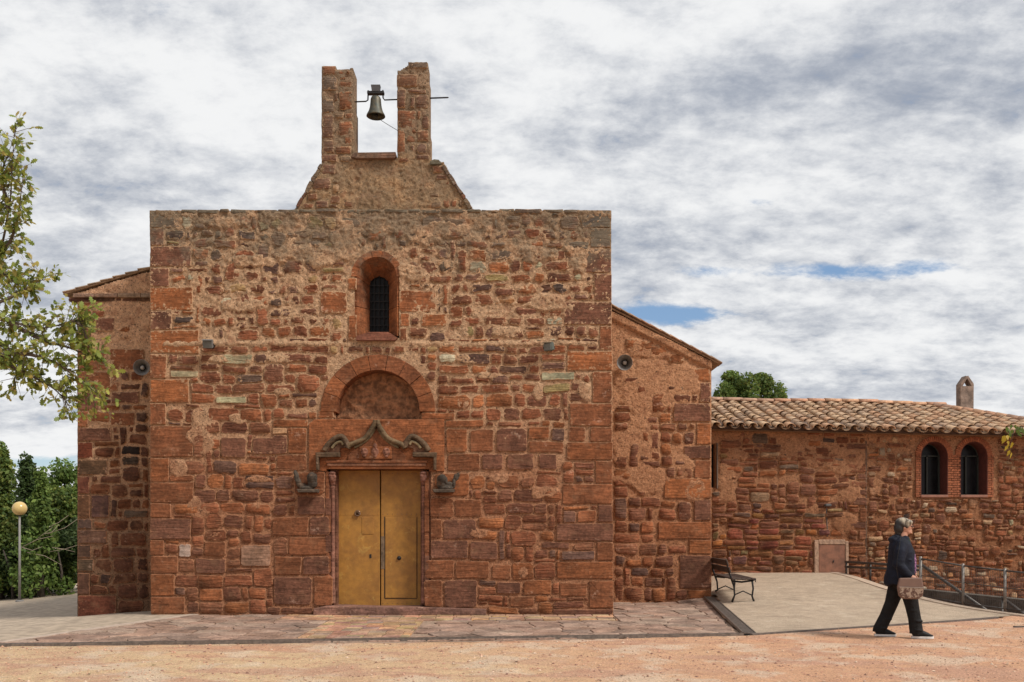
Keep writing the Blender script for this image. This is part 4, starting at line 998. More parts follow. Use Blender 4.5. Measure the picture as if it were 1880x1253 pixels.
# chimney
YC = EY+RUN+.6
ch = empty('chimney', (0, 0, 0)); ch.parent = house; ch.location = Vector((X(1771, YC), YC, Z(765, YC)))-origin(house)
M_CH = mat_plain('grey_brown_render', (.22, .16, .125), .95, var=.35, scale=7, bump=.025)
poly_part('shaft', [(1763.5, 780), (1763.5, 709), (1788, 709), (1787.5, 780)], YC, YC+.25, A4, ch, M_CH, YC, bev=.01)
for s in (1, -1):
    poly_part('cap_slab', [(1775.8+12.3*s, 709), (1775.8+12.3*s, 705), (1775.8+2*s, 690), (1775.8-1.2*s, 693), (1775.8+8*s, 709)], YC, YC+.25, A4, ch, M_CH, YC, bev=.008)
# house end wall
vol('end_wall', [(2080, 1160), (2080, 800), (2100, 800), (2100, 1160)], YH, YH+.46, YH+6, house, M_MORTAR_H)
vol('back_wall', [(1296, 1160), (1296, 790), (2078, 790), (2078, 1160)], YH, YH+5.6, YH+6, house, M_MORTAR_H)

# ------------------------------------------------------------------ ground
def mat_sand():
    m, nt, b, o = new_mat('sandy_gravel'); B = NB(nt); p = B.sep()
    n1 = B.noise(.55, 6, .62, .3); n2 = B.noise(3.2, 6, .65); n3 = B.noise(45, 4, .7); n4 = B.noise(160, 2, .6)
    f = B.ramp(B.m('ADD', p[0], B.m('MULTIPLY', B.m('SUBTRACT', n1, .5), 8)), -3.5, 3.5)
    c = B.mix(f, (.62, .44, .265), (.60, .345, .21))
    c = B.mix(B.ramp(B.noise(.9, 5, .65, .8, (.6, 1.6, 1), (2, 7, 1)), .48, .60, 0, .7), c, (.50, .29, .205)); c = B.mix(B.ramp(B.noise(.35, 4, .6, .4, (.5, 1.5, 1), (12, 3, 1)), .55, .62, 0, .5), c, (.62, .31, .18))
    c = B.mix(B.ramp(n2, .50, .64, 0, .6), c, (.48, .26, .17)); c = B.mix(B.ramp(B.noise(7, 6, .75, .6, (.7, 1.4, 1), (5, 5, 0)), .56, .66, 0, .55), c, (.34, .19, .125)); c = B.mix(B.ramp(B.noise(1.1, 5, .6, off=(9, 3, 0)), .50, .62, 0, .6), c, (.66, .53, .40))
    c = B.scale(c, B.m('MULTIPLY', B.ramp(n3, .28, .72, .72, 1.25), B.ramp(n4, .3, .7, .75, 1.22)))
    c = B.mix(B.ramp(B.voro(70), .10, .16, .45, 0), c, (.14, .07, .05))
    B.L.new(c, b.inputs['Base Color']); b.inputs['Roughness'].default_value = .95; b.inputs['Specular IOR Level'].default_value = .15
    B.bump(B.m('ADD', B.m('MULTIPLY', n3, .7), B.m('ADD', B.m('MULTIPLY', n2, 2.0), B.m('MULTIPLY', n4, .4))), .9, .03, b); return m
M_SAND = mat_sand()
def strip_ok(x, y): return True
PIT = [(7.35, 21.4), (7.4, 20.5), (7.5, 18.9), (7.76, 17.7), (8.13, 16.75), (8.74, 15.8), (9.3, 15.1), (12, 13.8), (18, 12.6), (30, 12.6), (30, 21.4)]
def in_poly(x, y, P):
    c = np.zeros(np.shape(x), bool); n = len(P)
    for i in range(n):
        x1, y1 = P[i]; x2, y2 = P[(i+1) % n]
        if y1 == y2: continue
        cond = ((y1 > y) != (y2 > y)) & (x < (x2-x1)*(y-y1)/(y2-y1)+x1); c ^= cond
    return c
# one sheet reaching the horizon: fine near, coarse far
def axis_pts(lo, hi, d0, far):
    a = list(np.arange(lo, hi+1e-6, d0)); s = d0
    while a[-1] < far: s *= 1.5; a.append(a[-1]+s)
    b = []; s = d0; q = lo
    while q > -far: s *= 1.5; q -= s; b.append(q)
    return np.array(b[::-1]+a)
def grid_mesh(name, xs, ys, zf, mat, keep=None, smooth=True, kind='structure', tint=None):
    GX, GY = np.meshgrid(xs, ys); GZ = zf(GX, GY); V = np.stack([GX, GY, GZ], -1).reshape(-1, 3)
    nx, ny = len(xs), len(ys); idx = np.arange(nx*ny).reshape(ny, nx)
    a, b, c, d = idx[:-1, :-1], idx[:-1, 1:], idx[1:, 1:], idx[1:, :-1]
    if keep is not None:
        cx = (GX[:-1, :-1]+GX[1:, 1:])/2; cy = (GY[:-1, :-1]+GY[1:, 1:])/2; k = keep(cx, cy)
        Fc = np.stack([a[k], b[k], c[k], d[k]], -1)
    else: Fc = np.stack([a, b, c, d], -1).reshape(-1, 4)
    used = np.unique(Fc); rm = np.full(len(V), -1); rm[used] = np.arange(len(used))
    o = finish(name, V[used], rm[Fc], mat, None, tint, smooth); return tag(o, kind=kind)
def sheet_z(x, y):
    z = gz(x, y); pit = in_poly(x, y, PIT)
    z = np.where(pit, -1.5, z)
    near = sstep(30, 20, np.hypot(x, y))*(.12+.88*sstep(.15, 1.0, yline(x)-y))
    z = z-.012+.035*fbm(x, y, .9, 3, 2.0)*near+.020*fbm(x, y, 4, 3, 4.0)*near
    hard = ((y > yline(x)-.02) & (y < 24.5) & ~pit & (x < 8.3))
    z = np.where(hard, gz(x, y)-.07, z)
    far = sstep(60, 400, np.hypot(x, y)); return z-far*6
def yline(x):   # front edge of the paving (drain line), world
    x = np.asarray(x, float)
    return np.where(x < -.3, 12.6+(x+.3)*.08, np.where(x < 3.36, 12.6+(x+.3)*(13.27-12.6)/3.66, 13.27+(x-3.36)*(15.54-13.27)/4.69))
ground = grid_mesh('ground', axis_pts(-10, 16, .07, 900), axis_pts(7.6, 22, .07, 1500), sheet_z, M_SAND)
# grey path on the left
M_PATH = mat_plain('dusty_grey_path', (.36, .285, .21), .95, var=.3, scale=5, bump=.02)
xs = np.arange(-40, -4.9, .25); ys = np.arange(11.5, 40, .25)
def left_edge(x): return np.where(x < -6.0, 13.05+(x+6.77)*3.3, 15.9)      # kerb line: nearer on the left
grid_mesh('path', xs, ys, lambda x, y: gz(x, y)-.004, M_PATH, lambda x, y: (y > np.minimum(13.1+(x+6.7)*2.7, 99)) & (y > 12.4) & ~((x > X(143, YL)) & (y > YL+.1)) & (y > 13.1+(x+6.7)*2.7) & (y > yline(x)+.02) & (x < -5.2))
# concrete apron on the right
m, nt, b, o = new_mat('exposed_aggregate_concrete'); B = NB(nt); n1 = B.noise(.8, 5, .6); n2 = B.noise(60, 4, .75); n3 = B.noise(4, 6, .7, .5)
c = B.mix(n1, (.50, .39, .285), (.40, .305, .215)); c = B.scale(c, B.m('MULTIPLY', B.ramp(n2, .3, .7, .7, 1.25), B.ramp(n3, .3, .7, .88, 1.1)))
c = B.mix(B.ramp(B.noise(2.5, 6, .7, off=(3, 3, 3)), .56, .66, 0, .55), c, (.58, .48, .36)); c = B.mix(B.ramp(B.noise(1.3, 7, .75, 1.0, (1, 2.2, 1), (8, 1, 5)), .52, .62, 0, .5), c, (.25, .19, .135))
c = B.mix(B.ramp(B.voro(60), .08, .15, .5, 0), c, (.13, .09, .07)); B.L.new(c, b.inputs['Base Color']); b.inputs['Roughness'].default_value = .9; B.bump(n2, 1, .02, b); M_CONC = m
def edge_diag(y): return 3.36+(y-13.27)*(4.0-3.36)/(18.6-13.27)   # x of the diagonal drain
def apron_keep(x, y): return (y > yline(x)+.03) & (x > np.where(y < 18.7, edge_diag(y)+.10, 3.9)) & ~in_poly(x, y, PIT) & (y < 21.35) & (x < 14)
grid_mesh('concrete_apron', np.arange(3.2, 14, .06), np.arange(13, 21.5, .06), lambda x, y: gz(x, y)-.006+.004*fbm(x, y, 1.5, 2, 3.0), M_CONC, apron_keep)
# bedding under the paving
grid_mesh('paving_bed', np.arange(-9, 4.2, .1), np.arange(12, 18.8, .1), lambda x, y: gz(x, y)-.022, mat_plain('sandy_joint', (.30, .21, .15), .95, var=.3, scale=20, bump=.02),
          lambda x, y: (y > yline(x)+.02) & (x < edge_diag(y)-.05) & (y < np.minimum(18.7, 1e9)) & (y < 13.1+(x+6.7)*2.7+.05))
# crazy paving slabs (parts of the forecourt)
fore = empty('paved_forecourt', (0, 14, 0), kind='structure')
M_FLAG = mat_stone('flagstone', 1.0, False, .35)
def clip(poly, a, b, c):      # keep a*x+b*y<=c
    out = []
    for i in range(len(poly)):
        p, q = poly[i], poly[(i+1) % len(poly)]; fp, fq = a*p[0]+b*p[1]-c, a*q[0]+b*q[1]-c
        if fp <= 0: out.append(p)
        if fp*fq < 0: t = fp/(fp-fq); out.append((p[0]+(q[0]-p[0])*t, p[1]+(q[1]-p[1])*t))
    return out
R3 = random.Random(9)
def tile_zone(x, y):
    """orange tiles: a strip along the facade and a patch before the door"""
    return (-3.9 < x < 1.75 and y > 15.28) or (-3.0 < x < -1.45 and y > 12.9)
seeds = []
d = .39
for i in range(-27, 14):
    for j in range(0, 19):
        x = i*d*1.15+R3.uniform(-.4, .4)*d; y = 12.2+j*d*.95+R3.uniform(-.38, .38)*d; seeds.append((x, y))
import bisect
flags = []
for s in seeds:
    if s[1] < float(yline(s[0]))-.1 or s[1] > 18.7 or s[0] > edge_diag(s[1]) or s[1] > 13.1+(s[0]+6.7)*2.7+.2: continue
    if s[1] > YF-.02 and X(277, YF) < s[0] < X(1126, YF): continue
    if s[0] < X(277, YF)+.1 and s[1] > YL: continue
    if tile_zone(*s): continue
    poly = [(s[0]-.6, s[1]-.6), (s[0]+.6, s[1]-.6), (s[0]+.6, s[1]+.6), (s[0]-.6, s[1]+.6)]
    for q in seeds:
        dx_, dy_ = q[0]-s[0], q[1]-s[1]; D2 = dx_*dx_+dy_*dy_
        if 0 < D2 < 2.0: poly = clip(poly, dx_, dy_, (q[0]**2+q[1]**2-s[0]**2-s[1]**2)/2-.012*math.sqrt(D2))
    # clip to the borders
    y0 = float(yline(s[0])); sl = (float(yline(s[0]+.05))-float(yline(s[0]-.05)))/.1
    poly = clip(poly, sl, -1, sl*s[0]-y0-.10)
    k = (4.0-3.36)/(18.6-13.27); poly = clip(poly, 1, -k, 3.36-k*13.27-.10)
    poly = clip(poly, -2.7, 1, 13.1+6.7*2.7-.05)
    if s[0] < -2.95: 
        if s[1] > 15.28 and s[0] > -3.9-.6: poly = clip(poly, 1, 0, -3.92) if s[0] < -3.9 else poly
    if -3.9 < s[0] < 1.75: poly = clip(poly, 0, 1, 15.26)
    if s[0] >= 1.75 and s[1] > 15: poly = clip(poly, -1, 0, -1.77)
    if s[0] <= -3.0 and s[1] < 15.3: poly = clip(poly, 1, 0, -3.02)
    if s[0] >= -1.45 and s[1] < 15.3: poly = clip(poly, -1, 0, 1.43)
    if X(277, YF)-.3 < s[0] < X(1126, YF)+.0 and s[1] < YF: poly = clip(poly, 0, 1, YF-.045)
    if len(poly) < 3: continue
    flags.append((s, poly))
def ar2(p): return abs(sum(p[k][0]*p[(k+1) % len(p)][1]-p[(k+1) % len(p)][0]*p[k][1] for k in range(len(p))))/2
flags = [f for f in flags if ar2(f[1]) > .012]; flags.sort(key=lambda f: -ar2(f[1])/(f[0][1]**3))
FT = [(.30, .205, .155), (.28, .19, .145), (.31, .20, .15), (.26, .18, .14), (.32, .23, .175), (.29, .185, .135)]
def slab_geo(poly, top, th=.05, zf=gz):
    n = len(poly); cx = sum(p[0] for p in poly)/n; cy = sum(p[1] for p in poly)/n
    v = [(p[0], p[1], float(zf(p[0], p[1]))+top-th) for p in poly]+[(p[0], p[1], float(zf(p[0], p[1]))+top-.006) for p in poly]
    for p in poly:
        L = math.hypot(cx-p[0], cy-p[1]); k = min(.3, .012/max(L, 1e-3)); q = (p[0]+(cx-p[0])*k, p[1]+(cy-p[1])*k); v.append((q[0], q[1], float(zf(*q))+top))
    f = [list(range(2*n, 3*n))]
    for k in range(n):
        j = (k+1) % n; f += [[k, j, n+j, n+k], [n+k, n+j, 2*n+j, 2*n+k]]
    return v, f
rest = []
for i, (s, p) in enumerate(flags):
    v, f = slab_geo(p, R3.uniform(-.006, .004)); t = R3.choice(FT); k = R3.uniform(.85, 1.15); t = tuple(c*k for c in t)
    if i < 300: finish('flagstone', v, f, M_FLAG, fore, t)
    else: rest.append(dict(geo=(v, f), tint=t))
join_rest(rest, 'small_flagstones', fore, M_FLAG)
print('flags', len(flags))
M_TILE = mat_stone('orange_paving_tile', 1.0, False, .3)
tiles = []
def tile(x0, x1, y0, y1, t):
    p = [(x0+.006, y0+.006), (x1-.006, y0+.006), (x1-.006, y1-.006), (x0+.006, y1-.006)]; v, f = slab_geo(p, R3.uniform(-.003, .003)); finish('paving_tile', v, f, M_TILE, fore, t)
OT = [(.40, .235, .14), (.37, .22, .135), (.43, .265, .16), (.35, .21, .14), (.30, .19, .14), (.41, .25, .145)]
y = 15.28
while y < YF-.05:
    e = min(y+.215, YF-.045); x = -3.9-R3.uniform(0, .1)
    x = -3.9
    first = True
    while x < 1.74:
        w = .30 if not first else R3.uniform(.12, .3); first = False; x2 = min(x+w, 1.75)
        tile(x, x2, y, e, tuple(c*R3.uniform(.88, 1.1) for c in R3.choice(OT))); x = x2
    y = e
y = 12.95
while y < 15.24:
    e = min(y+.255, 15.265); x = -3.0; first = True
    while x < -1.46:
        w = .26 if not first else R3.uniform(.1, .26); first = False; x2 = min(x+w, -1.45)
        if y > float(yline(x))+.1: tile(x, x2, y, e, tuple(c*R3.uniform(.9, 1.15) for c in R3.choice(OT)))
        x = x2
    y = e
# pale kerb between path and paving
def ribbon(name, pts, w, h, mat, top=0.0, label=None, cat=None, kind='structure', parent=None, n=20):
    P = []
    for i in range(len(pts)-1):
        for k in range(n): t = k/n; P.append((pts[i][0]*(1-t)+pts[i+1][0]*t, pts[i][1]*(1-t)+pts[i+1][1]*t))
    P.append(pts[-1]); g = MB(); v = []; f = []
    for i, p in enumerate(P):
        a = P[max(i-1, 0)]; b = P[min(i+1, len(P)-1)]; d = Vector((b[0]-a[0], b[1]-a[1])).normalized(); nn = Vector((-d.y, d.x)); z = float(gz(p[0], p[1]))+top
        l = (p[0]+nn.x*w/2, p[1]+nn.y*w/2); r = (p[0]-nn.x*w/2, p[1]-nn.y*w/2)
        v += [(*l, z-h), (*l, z), (*r, z), (*r, z-h)]
    for i in range(len(P)-1):
        for k in range(3): f.append([i*4+k, (i+1)*4+k, (i+1)*4+k+1, i*4+k+1])
    g.add(v, [q[::-1] for q in f]); m_ = len(P)-1; g.f += [[0, 1, 2, 3], [m_*4+3, m_*4+2, m_*4+1, m_*4]]
    o = g.build(name, mat, parent)
    if kind: o['kind'] = kind
    if label: o['label'] = label
    if cat: o['category'] = cat
    return o
ribbon('kerb_strip', [(-6.95, 12.42), (-6.3, 14.2), (-5.96, 15.1), (-5.68, 15.87)][:1]+[(-6.85, 12.7), (-5.45, 16.47)][1:] if False else [(-6.9, 12.45), (-5.55, 16.2)], .16, .06, mat_plain('pale_kerb', (.42, .33, .26), .9, var=.15, scale=8), .004)
# drains: channel with bars
M_GRATE = mat_plain('galvanised_grate', (.19, .155, .13), .5, .6, .3, 20)
M_EDGE = mat_plain('dark_edging', (.11, .085, .07), .8, var=.3, scale=12)
def drain(name, a, b, w, bars, label):
    t = empty(name, (a[0], a[1], float(gz(*a))), label, 'drain')
    A, Bv = Vector((*a, float(gz(*a))+.002)), Vector((*b, float(gz(*b))+.002)); d = (Bv-A); L = d.length; d.normalize(); n = Vector((-d.y, d.x, 0)).normalized()
    ang = math.atan2(d.y, d.x); pitch = -math.asin(d.z); M_ = Matrix.Rotation(ang, 3, 'Z') @ Matrix.Rotation(pitch, 3, 'Y')
    for s in (-1, 1):
        g = MB(); g.box((A+Bv)/2+n*(w/2-.008)*s, (L, .016, .04), M_); g.build('edge_rail', M_GRATE, t)
    g = MB(); g.box((A+Bv)/2+Vector((0, 0, -.022)), (L, w-.03, .006), M_); g.build('channel_floor', M_DARK, t)
    g = MB(); k = 0
    while k < L-.01:
        g.box(A+d*k+Vector((0, 0, .006)), (bars*.55, w-.034, .012), M_); k += bars
    tag(g.build('grate_bars', M_GRATE, t), kind='stuff'); return t
drain('slot_drain', (-6.75, 12.09), (3.30, 13.24), .09, .05, 'long narrow metal drain along the front edge of the flagstones')
drain('channel_drain', (3.42, 13.34), (3.93, 18.5), .19, .03, 'wide metal grating drain running from the chapel corner to the gravel')
ribbon('edging_strip', [(3.42, 13.25), (8.15, 15.55)], .06, .08, M_EDGE, .012)
ribbon('edging_strip', [(7.75, 14.3), (10.5, 14.1)], .05, .05, M_EDGE, .006)
# apron kerb and low wall above the sunken steps
KP = [(7.35, 21.2), (7.4, 20.5), (7.5, 18.9), (7.76, 17.7), (8.13, 16.75), (8.74, 15.8), (9.3, 15.1), (12, 13.8), (18, 12.6)]
KS = smooth_pts(KP, 6)
ribbon('kerb', KS, .20, .1, mat_plain('pale_concrete_kerb', (.45, .34, .25), .9, var=.15, scale=10), .006, n=2)
g = MB(); v = []; f = []
for p in KS:
    z = float(gz(*p)); v += [(p[0]+.1, p[1]+.12, z-.02), (p[0]+.1, p[1]+.12, -1.6), (p[0]-.1, p[1]-.08, z-.05), (p[0]-.1, p[1]-.08, -1.6)]
for i in range(len(KS)-1): f += [[4*i, 4*i+4, 4*i+5, 4*i+1], [4*i+2, 4*i+3, 4*i+7, 4*i+6], [4*i, 4*i+2, 4*i+6, 4*i+4]]
g.add(v, f); tag(g.build('retaining_wall', M_CEM), 'rough concrete retaining wall under the kerb beside the sunken steps', 'wall')
# sunken steps
st = empty('steps', (9.4, 20.6, -.6), 'concrete steps going down to the right along the stone house', 'steps')
for k in range(10):
    g = MB(); x0 = 8.4+k*.33; g.box((x0+.165, 20.35, .25-.16*k-.5), (.34, 1.7, 1.0), bev=.015); g.build('step', M_CONC, st)
# second low dark wall visible through the railing
g = MB(); a_, b_ = PT(1694, 1083, 19.2), PT(1960, 1110, 17.0)
dv = Vector((.2, .25, 0)); g.add([a_, b_, b_+dv, a_+dv, a_-Vector((0, 0, 1.6)), b_-Vector((0, 0, 1.6)), b_+dv-Vector((0, 0, 1.6)), a_+dv-Vector((0, 0, 1.6))], [[0, 1, 2, 3], [4, 5, 1, 0], [5, 6, 2, 1], [6, 7, 3, 2], [7, 4, 0, 3]])
tag(g.build('low_wall', mat_plain('dark_mossy_concrete', (.085, .07, .055), .95, var=.4, scale=5, bump=.02)), 'low dark concrete wall behind the wire mesh railing', 'wall')

# pebbles and litter on the sand
def icos():
    bm = bmesh.new(); bmesh.ops.create_icosphere(bm, subdivisions=1, radius=1); v = np.array([q.co[:] for q in bm.verts]); f = [[w.index for w in p.verts] for p in bm.faces]; bm.free(); return v, f
IV, IF = icos()
oct_v = np.array([(1, 0, 0), (0, 1, 0), (-1, 0, 0), (0, -1, 0), (0, 0, 1), (0, 0, -1)], float); oct_f = [[0, 1, 4], [1, 2, 4], [2, 3, 4], [3, 0, 4], [1, 0, 5], [2, 1, 5], [3, 2, 5], [0, 3, 5]]
rs = np.random.RandomState(4); n = 15000
yy = 8.6+rs.rand(n)**1.1*7; xx = (rs.rand(n)*2-1)*yy*.60; ok = yy < yline(xx)-.06; xx, yy = xx[ok], yy[ok]; n = len(xx)
sz = .004+.016*rs.rand(n)**7+.004*rs.rand(n); zz = sheet_z(xx, yy); V = (oct_v[None]*(sz[:, None, None]*(np.array([1, 1, .6])[None, None]*(.6+.8*rs.rand(n, 6, 3)))))
V += np.stack([xx, yy, zz+sz*.2], -1)[:, None]; Fp = (np.array(oct_f)[None]+(np.arange(n)*6)[:, None, None]).reshape(-1, 3)
pal = np.array([(.50, .33, .22), (.46, .25, .17), (.54, .40, .29), (.26, .14, .10), (.48, .28, .19)]); T = np.repeat(pal[rs.randint(0, 5, n)]*(.8+.4*rs.rand(n, 1)), 6, axis=0)
tag(finish('gravel', V.reshape(-1, 3), Fp, mat_tint('pebble', .9, .2, 50, 0), None, T), 'scattered small red and pale pebbles on the sand', 'gravel', kind='stuff')

# ------------------------------------------------------------------ bell
YB = YG+.18
bell = empty('church_bell', (X(690, YB), YB, Z(187, YB)), 'small bronze bell with an iron yoke hanging between the two gable pillars', 'bell')
M_BRONZE = mat_plain('aged_bronze', (.11, .095, .065), .55, .5, .35, 9, .004, .5, (.06, .065, .055))
g = MB(); k = YB/F; c = (X(690, YB), YB, 0)
g.lathe([(.0, Z(177.5, YB)), (4*k, Z(177.3, YB)), (8*k, Z(179, YB)), (9.5*k, Z(183, YB)), (10*k, Z(190, YB)), (11*k, Z(198, YB)), (13*k, Z(205, YB)), (16.5*k, Z(211.5, YB)), (17.3*k, Z(214, YB)), (16*k, Z(215, YB)), (13*k, Z(209, YB)), (10*k, Z(200, YB)), (8*k, Z(184, YB)), (0, Z(181, YB))], c, n=28)
g.build('bell_body', M_BRONZE, bell, True)
g = MB(); g.box((X(690, YB), YB, Z(171.5, YB)), (31*k, .09, 5.5*k), bev=.008); g.build('yoke_bar', M_IRON, bell)
g = MB(); g.add([(X(690, YB)+sx*w*k, YB+sy*.05, Z(py, YB)) for (w, py) in ((6.7, 170), (8.5, 158)) for sx, sy in ((-1, -1), (1, -1), (1, 1), (-1, 1))], [[0, 1, 5, 4], [1, 2, 6, 5], [2, 3, 7, 6], [3, 0, 4, 7], [4, 5, 6, 7], [3, 2, 1, 0]])
g.build('headstock', mat_plain('weathered_oak_block', (.06, .058, .06), .85), bell)
P_ = lambda a, b: (X(a, YB), YB, Z(b, YB))
g = MB(); g.tube([P_(640, 188), P_(672, 186.5), P_(675.5, 184), P_(676, 166.5)], 1.3*k, 8); g.tube([P_(703, 166), P_(703.3, 180), P_(706, 184), P_(732, 183)], 1.3*k, 8); g.build('axle', M_IRON, bell, True)
g = MB(); g.tube([P_(780, 181), P_(822, 179.5), P_(824, 179.3)], [1.5*k, 1.4*k, .5*k], 8); g.build('axle_arm', M_IRON, bell, True)
g = MB(); g.tube([P_(690, 182), P_(691, 212)], .012, 6); g.lathe([(0, -.035), (.03, -.015), (.034, .01), (.02, .03), (0, .035)], P_(691, 213), n=10); g.build('clapper', M_IRON, bell, True)
g = MB(); g.tube([P_(691, 216), P_(696, 219), P_(710, 228), P_(730, 240)], .005, 5); g.build('pull_chain', M_IRON, bell)

# ------------------------------------------------------------------ fittings on the chapel
def loudspeaker(px, py, Y, lab, tilt):
    t = empty('loudspeaker', (X(px, Y), Y, Z(py, Y)), lab, 'loudspeaker'); k = Y/F; c = Vector((X(px, Y-.38), Y-.38, Z(py, Y-.38))); ax = Vector((tilt, -1, -.12)).normalized()
    mm = mat_plain('grey_horn_'+str(px), (.20, .19, .18), .5, var=.2)
    g = MB(); g.lathe([(13.6*k, .02), (14.2*k, .0), (13.2*k, -.01), (9.5*k, -.08), (6.5*k, -.14), (4.5*k, -.2)], c, ax, 28); g.lathe([(14.2*k, .02), (13.6*k, .02)], c, ax, 28)
    g.lathe([(14.2*k, .0), (14.2*k, .02)], c, ax, 28); g.build('horn', mm, t, True)
    g = MB(); g.lathe([(0, -.20), (4.6*k, -.20)], c, ax, 20); g.build('horn_throat', M_DARK, t)
    g = MB(); g.lathe([(0, -.03), (2.6*k, -.04), (4.0*k, -.10), (2.5*k, -.19)], c, ax, 16); g.build('phase_plug', mat_plain('pale_plug', (.42, .40, .37), .5), t, True)
    g = MB(); g.lathe([(5*k, -.19), (6.5*k, -.2), (6.5*k, -.30), (0, -.31)], c, ax, 16); g.build('driver', M_IRON, t, True)
    g = MB(); b0 = c-ax*.25; g.tube([b0, b0+Vector((0, .06, .02)), (X(px, Y), Y-.03, Z(py, Y))], .015, 6); g.box((X(px, Y), Y-.04, Z(py, Y)), (.08, .03, .12)); g.build('bracket', M_IRON, t)
loudspeaker(260, 675, YL, 'grey horn loudspeaker left of the facade corner, below the side roof', .25)
loudspeaker(1147, 666, YR, 'grey horn loudspeaker on the right side wall below the sloping roof', -.15)
def floodlight(px, py, Y, lab, rz, rx, col):
    t = empty('floodlight', (X(px, Y), Y, Z(py, Y)), lab, 'floodlight'); c = Vector((X(px, Y-.19), Y-.19, Z(py, Y-.19))); M_ = Matrix.Rotation(rz, 3, 'Z') @ Matrix.Rotation(rx, 3, 'X'); mm = mat_plain('flood_case_'+str(px), col, .5, .2)
    g = MB(); g.box(c, (.17, .10, .14), M_, .015); g.build('housing', mm, t)
    g = MB(); g.box(c+M_ @ Vector((0, -.053, 0)), (.145, .008, .115), M_); g.build('glass', mat_plain('flood_glass_'+str(px), (.10, .11, .11), .15), t)
    g = MB(); g.box(c+M_ @ Vector((0, -.045, .078)), (.18, .10, .006), M_); g.build('visor', mm, t)
    g = MB(); g.tube([c+Vector((-.095, 0, 0)), c+Vector((-.095, .08, -.02)), (c.x-.04, Y-.02, c.z-.02)], .008, 5); g.tube([c+Vector((.095, 0, 0)), c+Vector((.095, .08, -.02)), (c.x+.04, Y-.02, c.z-.02)], .008, 5); g.box((c.x, Y-.035, c.z-.02), (.12, .02, .05)); g.build('bracket', M_IRON, t)
floodlight(382, 632, YF, 'small pale grey floodlight on the left half of the facade, under the ledge', .1, .35, (.16, .16, .155))
floodlight(1008, 637, YF, 'small greenish floodlight on the right half of the facade, turned sideways', -.7, .2, (.09, .105, .09))

# ------------------------------------------------------------------ bench
bx, by = 4.12, 17.35
bench = empty('park_bench', (bx, by+.85, float(gz(bx, by))), 'dark bench with cast iron legs beside the corner of the chapel side wall', 'bench')
M_WOOD = mat_plain('dark_bench_wood', (.055, .032, .022), .7, var=.3, scale=9)
bz = float(gz(4.3, 17.6))
for yq in (by+.08, by+1.52):
    g = MB(); z0 = float(gz(4.3, yq)); dzb = z0-bz
    q = lambda a, c: (bx+a, yq, bz+c)
    g.tube([q(.44, 0+dzb), q(.40, .10), q(.42, .25), q(.40, .40)], [.022, .017, .017, .02], 6)
    g.tube([q(.02, 0+dzb), q(.07, .12), q(.06, .28), q(.02, .40), q(-.05, .60), q(-.09, .80)], [.022, .017, .017, .02, .017, .015], 6)
    g.tube([q(.02, .39), q(.2, .37), q(.42, .40)], .018, 6); g.tube([q(.07, .13), q(.23, .20), q(.40, .12)], .012, 6); g.tube([q(.41, .40), q(.47, .41), q(.46, .37)], .012, 6)
    g.build('leg', M_IRON, bench, True)
for k in range(5):
    g = MB(); g.box((bx+.04+k*.092, by+.80, bz+.425+.004*abs(k-2)), (.078, 1.68, .028), bev=.006); g.build('seat_slat', M_WOOD, bench)
for k in range(2):
    g = MB(); g.box((bx-.045-k*.045, by+.80, bz+.60+k*.135), (.028, 1.68, .115), Matrix.Rotation(-.3, 3, 'Y'), bev=.006); g.build('back_slat', M_WOOD, bench)

# ------------------------------------------------------------------ railings
M_RAIL = mat_plain('grey_painted_steel', (.085, .075, .068), .5, .4, .3, 15)
M_RAILP = mat_plain('galvanised_post', (.21, .19, .17), .5, .5, .3, 15)
def rail_pt(px, py, Y): return PT(px, py, Y)
ra = empty('handrail', tuple(PT(1598, 1066, 19.9)), 'dark double handrail between the metal cupboard and the walking woman', 'railing')
for (y0, y1) in ((1032, 1040), (1041, 1047)):
    g = MB(); g.tube([PT(1552, y0, 20.9), PT(1690, y1, 18.6)], .027, 8); g.build('rail', M_RAIL, ra, True)
for (px, Y, top) in ((1554, 20.85, 1032), (1598, 20.1, 1035), (1682, 18.75, 1040)):
    zt = Z(top, Y); g = MB(); x = X(px, Y); g.tube([(x, Y, float(gz(x, Y))-.1), (x, Y, zt)], .022, 8); g.build('post', M_RAIL, ra, True)
mr = empty('mesh_railing', tuple(PT(1768, 1110, 17.0)), 'galvanised railing with wire mesh above the sunken steps, right of the woman', 'railing')
MP = [(1690, 17.95, 1022, 1098), (1768, 17.05, 1035, 1112), (1845, 16.3, 1044, 1122), (1925, 15.6, 1053, 1131)]
for (px, Y, a, b_) in MP:
    g = MB(); g.tube([PT(px, b_+8, Y), PT(px, a, Y)], .024 if px != 1690 else .03, 8); g.build('post', M_RAILP, mr, True)
for i in range(3):
    (p0, Y0, a0_, b0_), (p1, Y1, a1_, b1_) = MP[i], MP[i+1]
    A, Bq = PT(p0, a0_+4, Y0), PT(p1, a1_+4, Y1); C_, D_ = PT(p0, b0_-4, Y0), PT(p1, b1_-4, Y1)
    for (u0, u1, r_) in ((A, Bq, .015), (C_, D_, .012), (A.lerp(C_, .45), Bq.lerp(D_, .45), .008)): g = MB(); g.tube([u0, u1], r_, 6); g.build('rail', M_RAIL, mr, True)
    g = MB()
    for k in range(1, 24): t = k/24; g.tube([A.lerp(Bq, t), C_.lerp(D_, t)], .0028, 4, cap=False)
    for k in range(1, 5): t = k/5; g.tube([A.lerp(C_, t), Bq.lerp(D_, t)], .0025, 4, cap=False)
    tag(g.build('wire_mesh', M_RAIL, mr), kind='stuff')
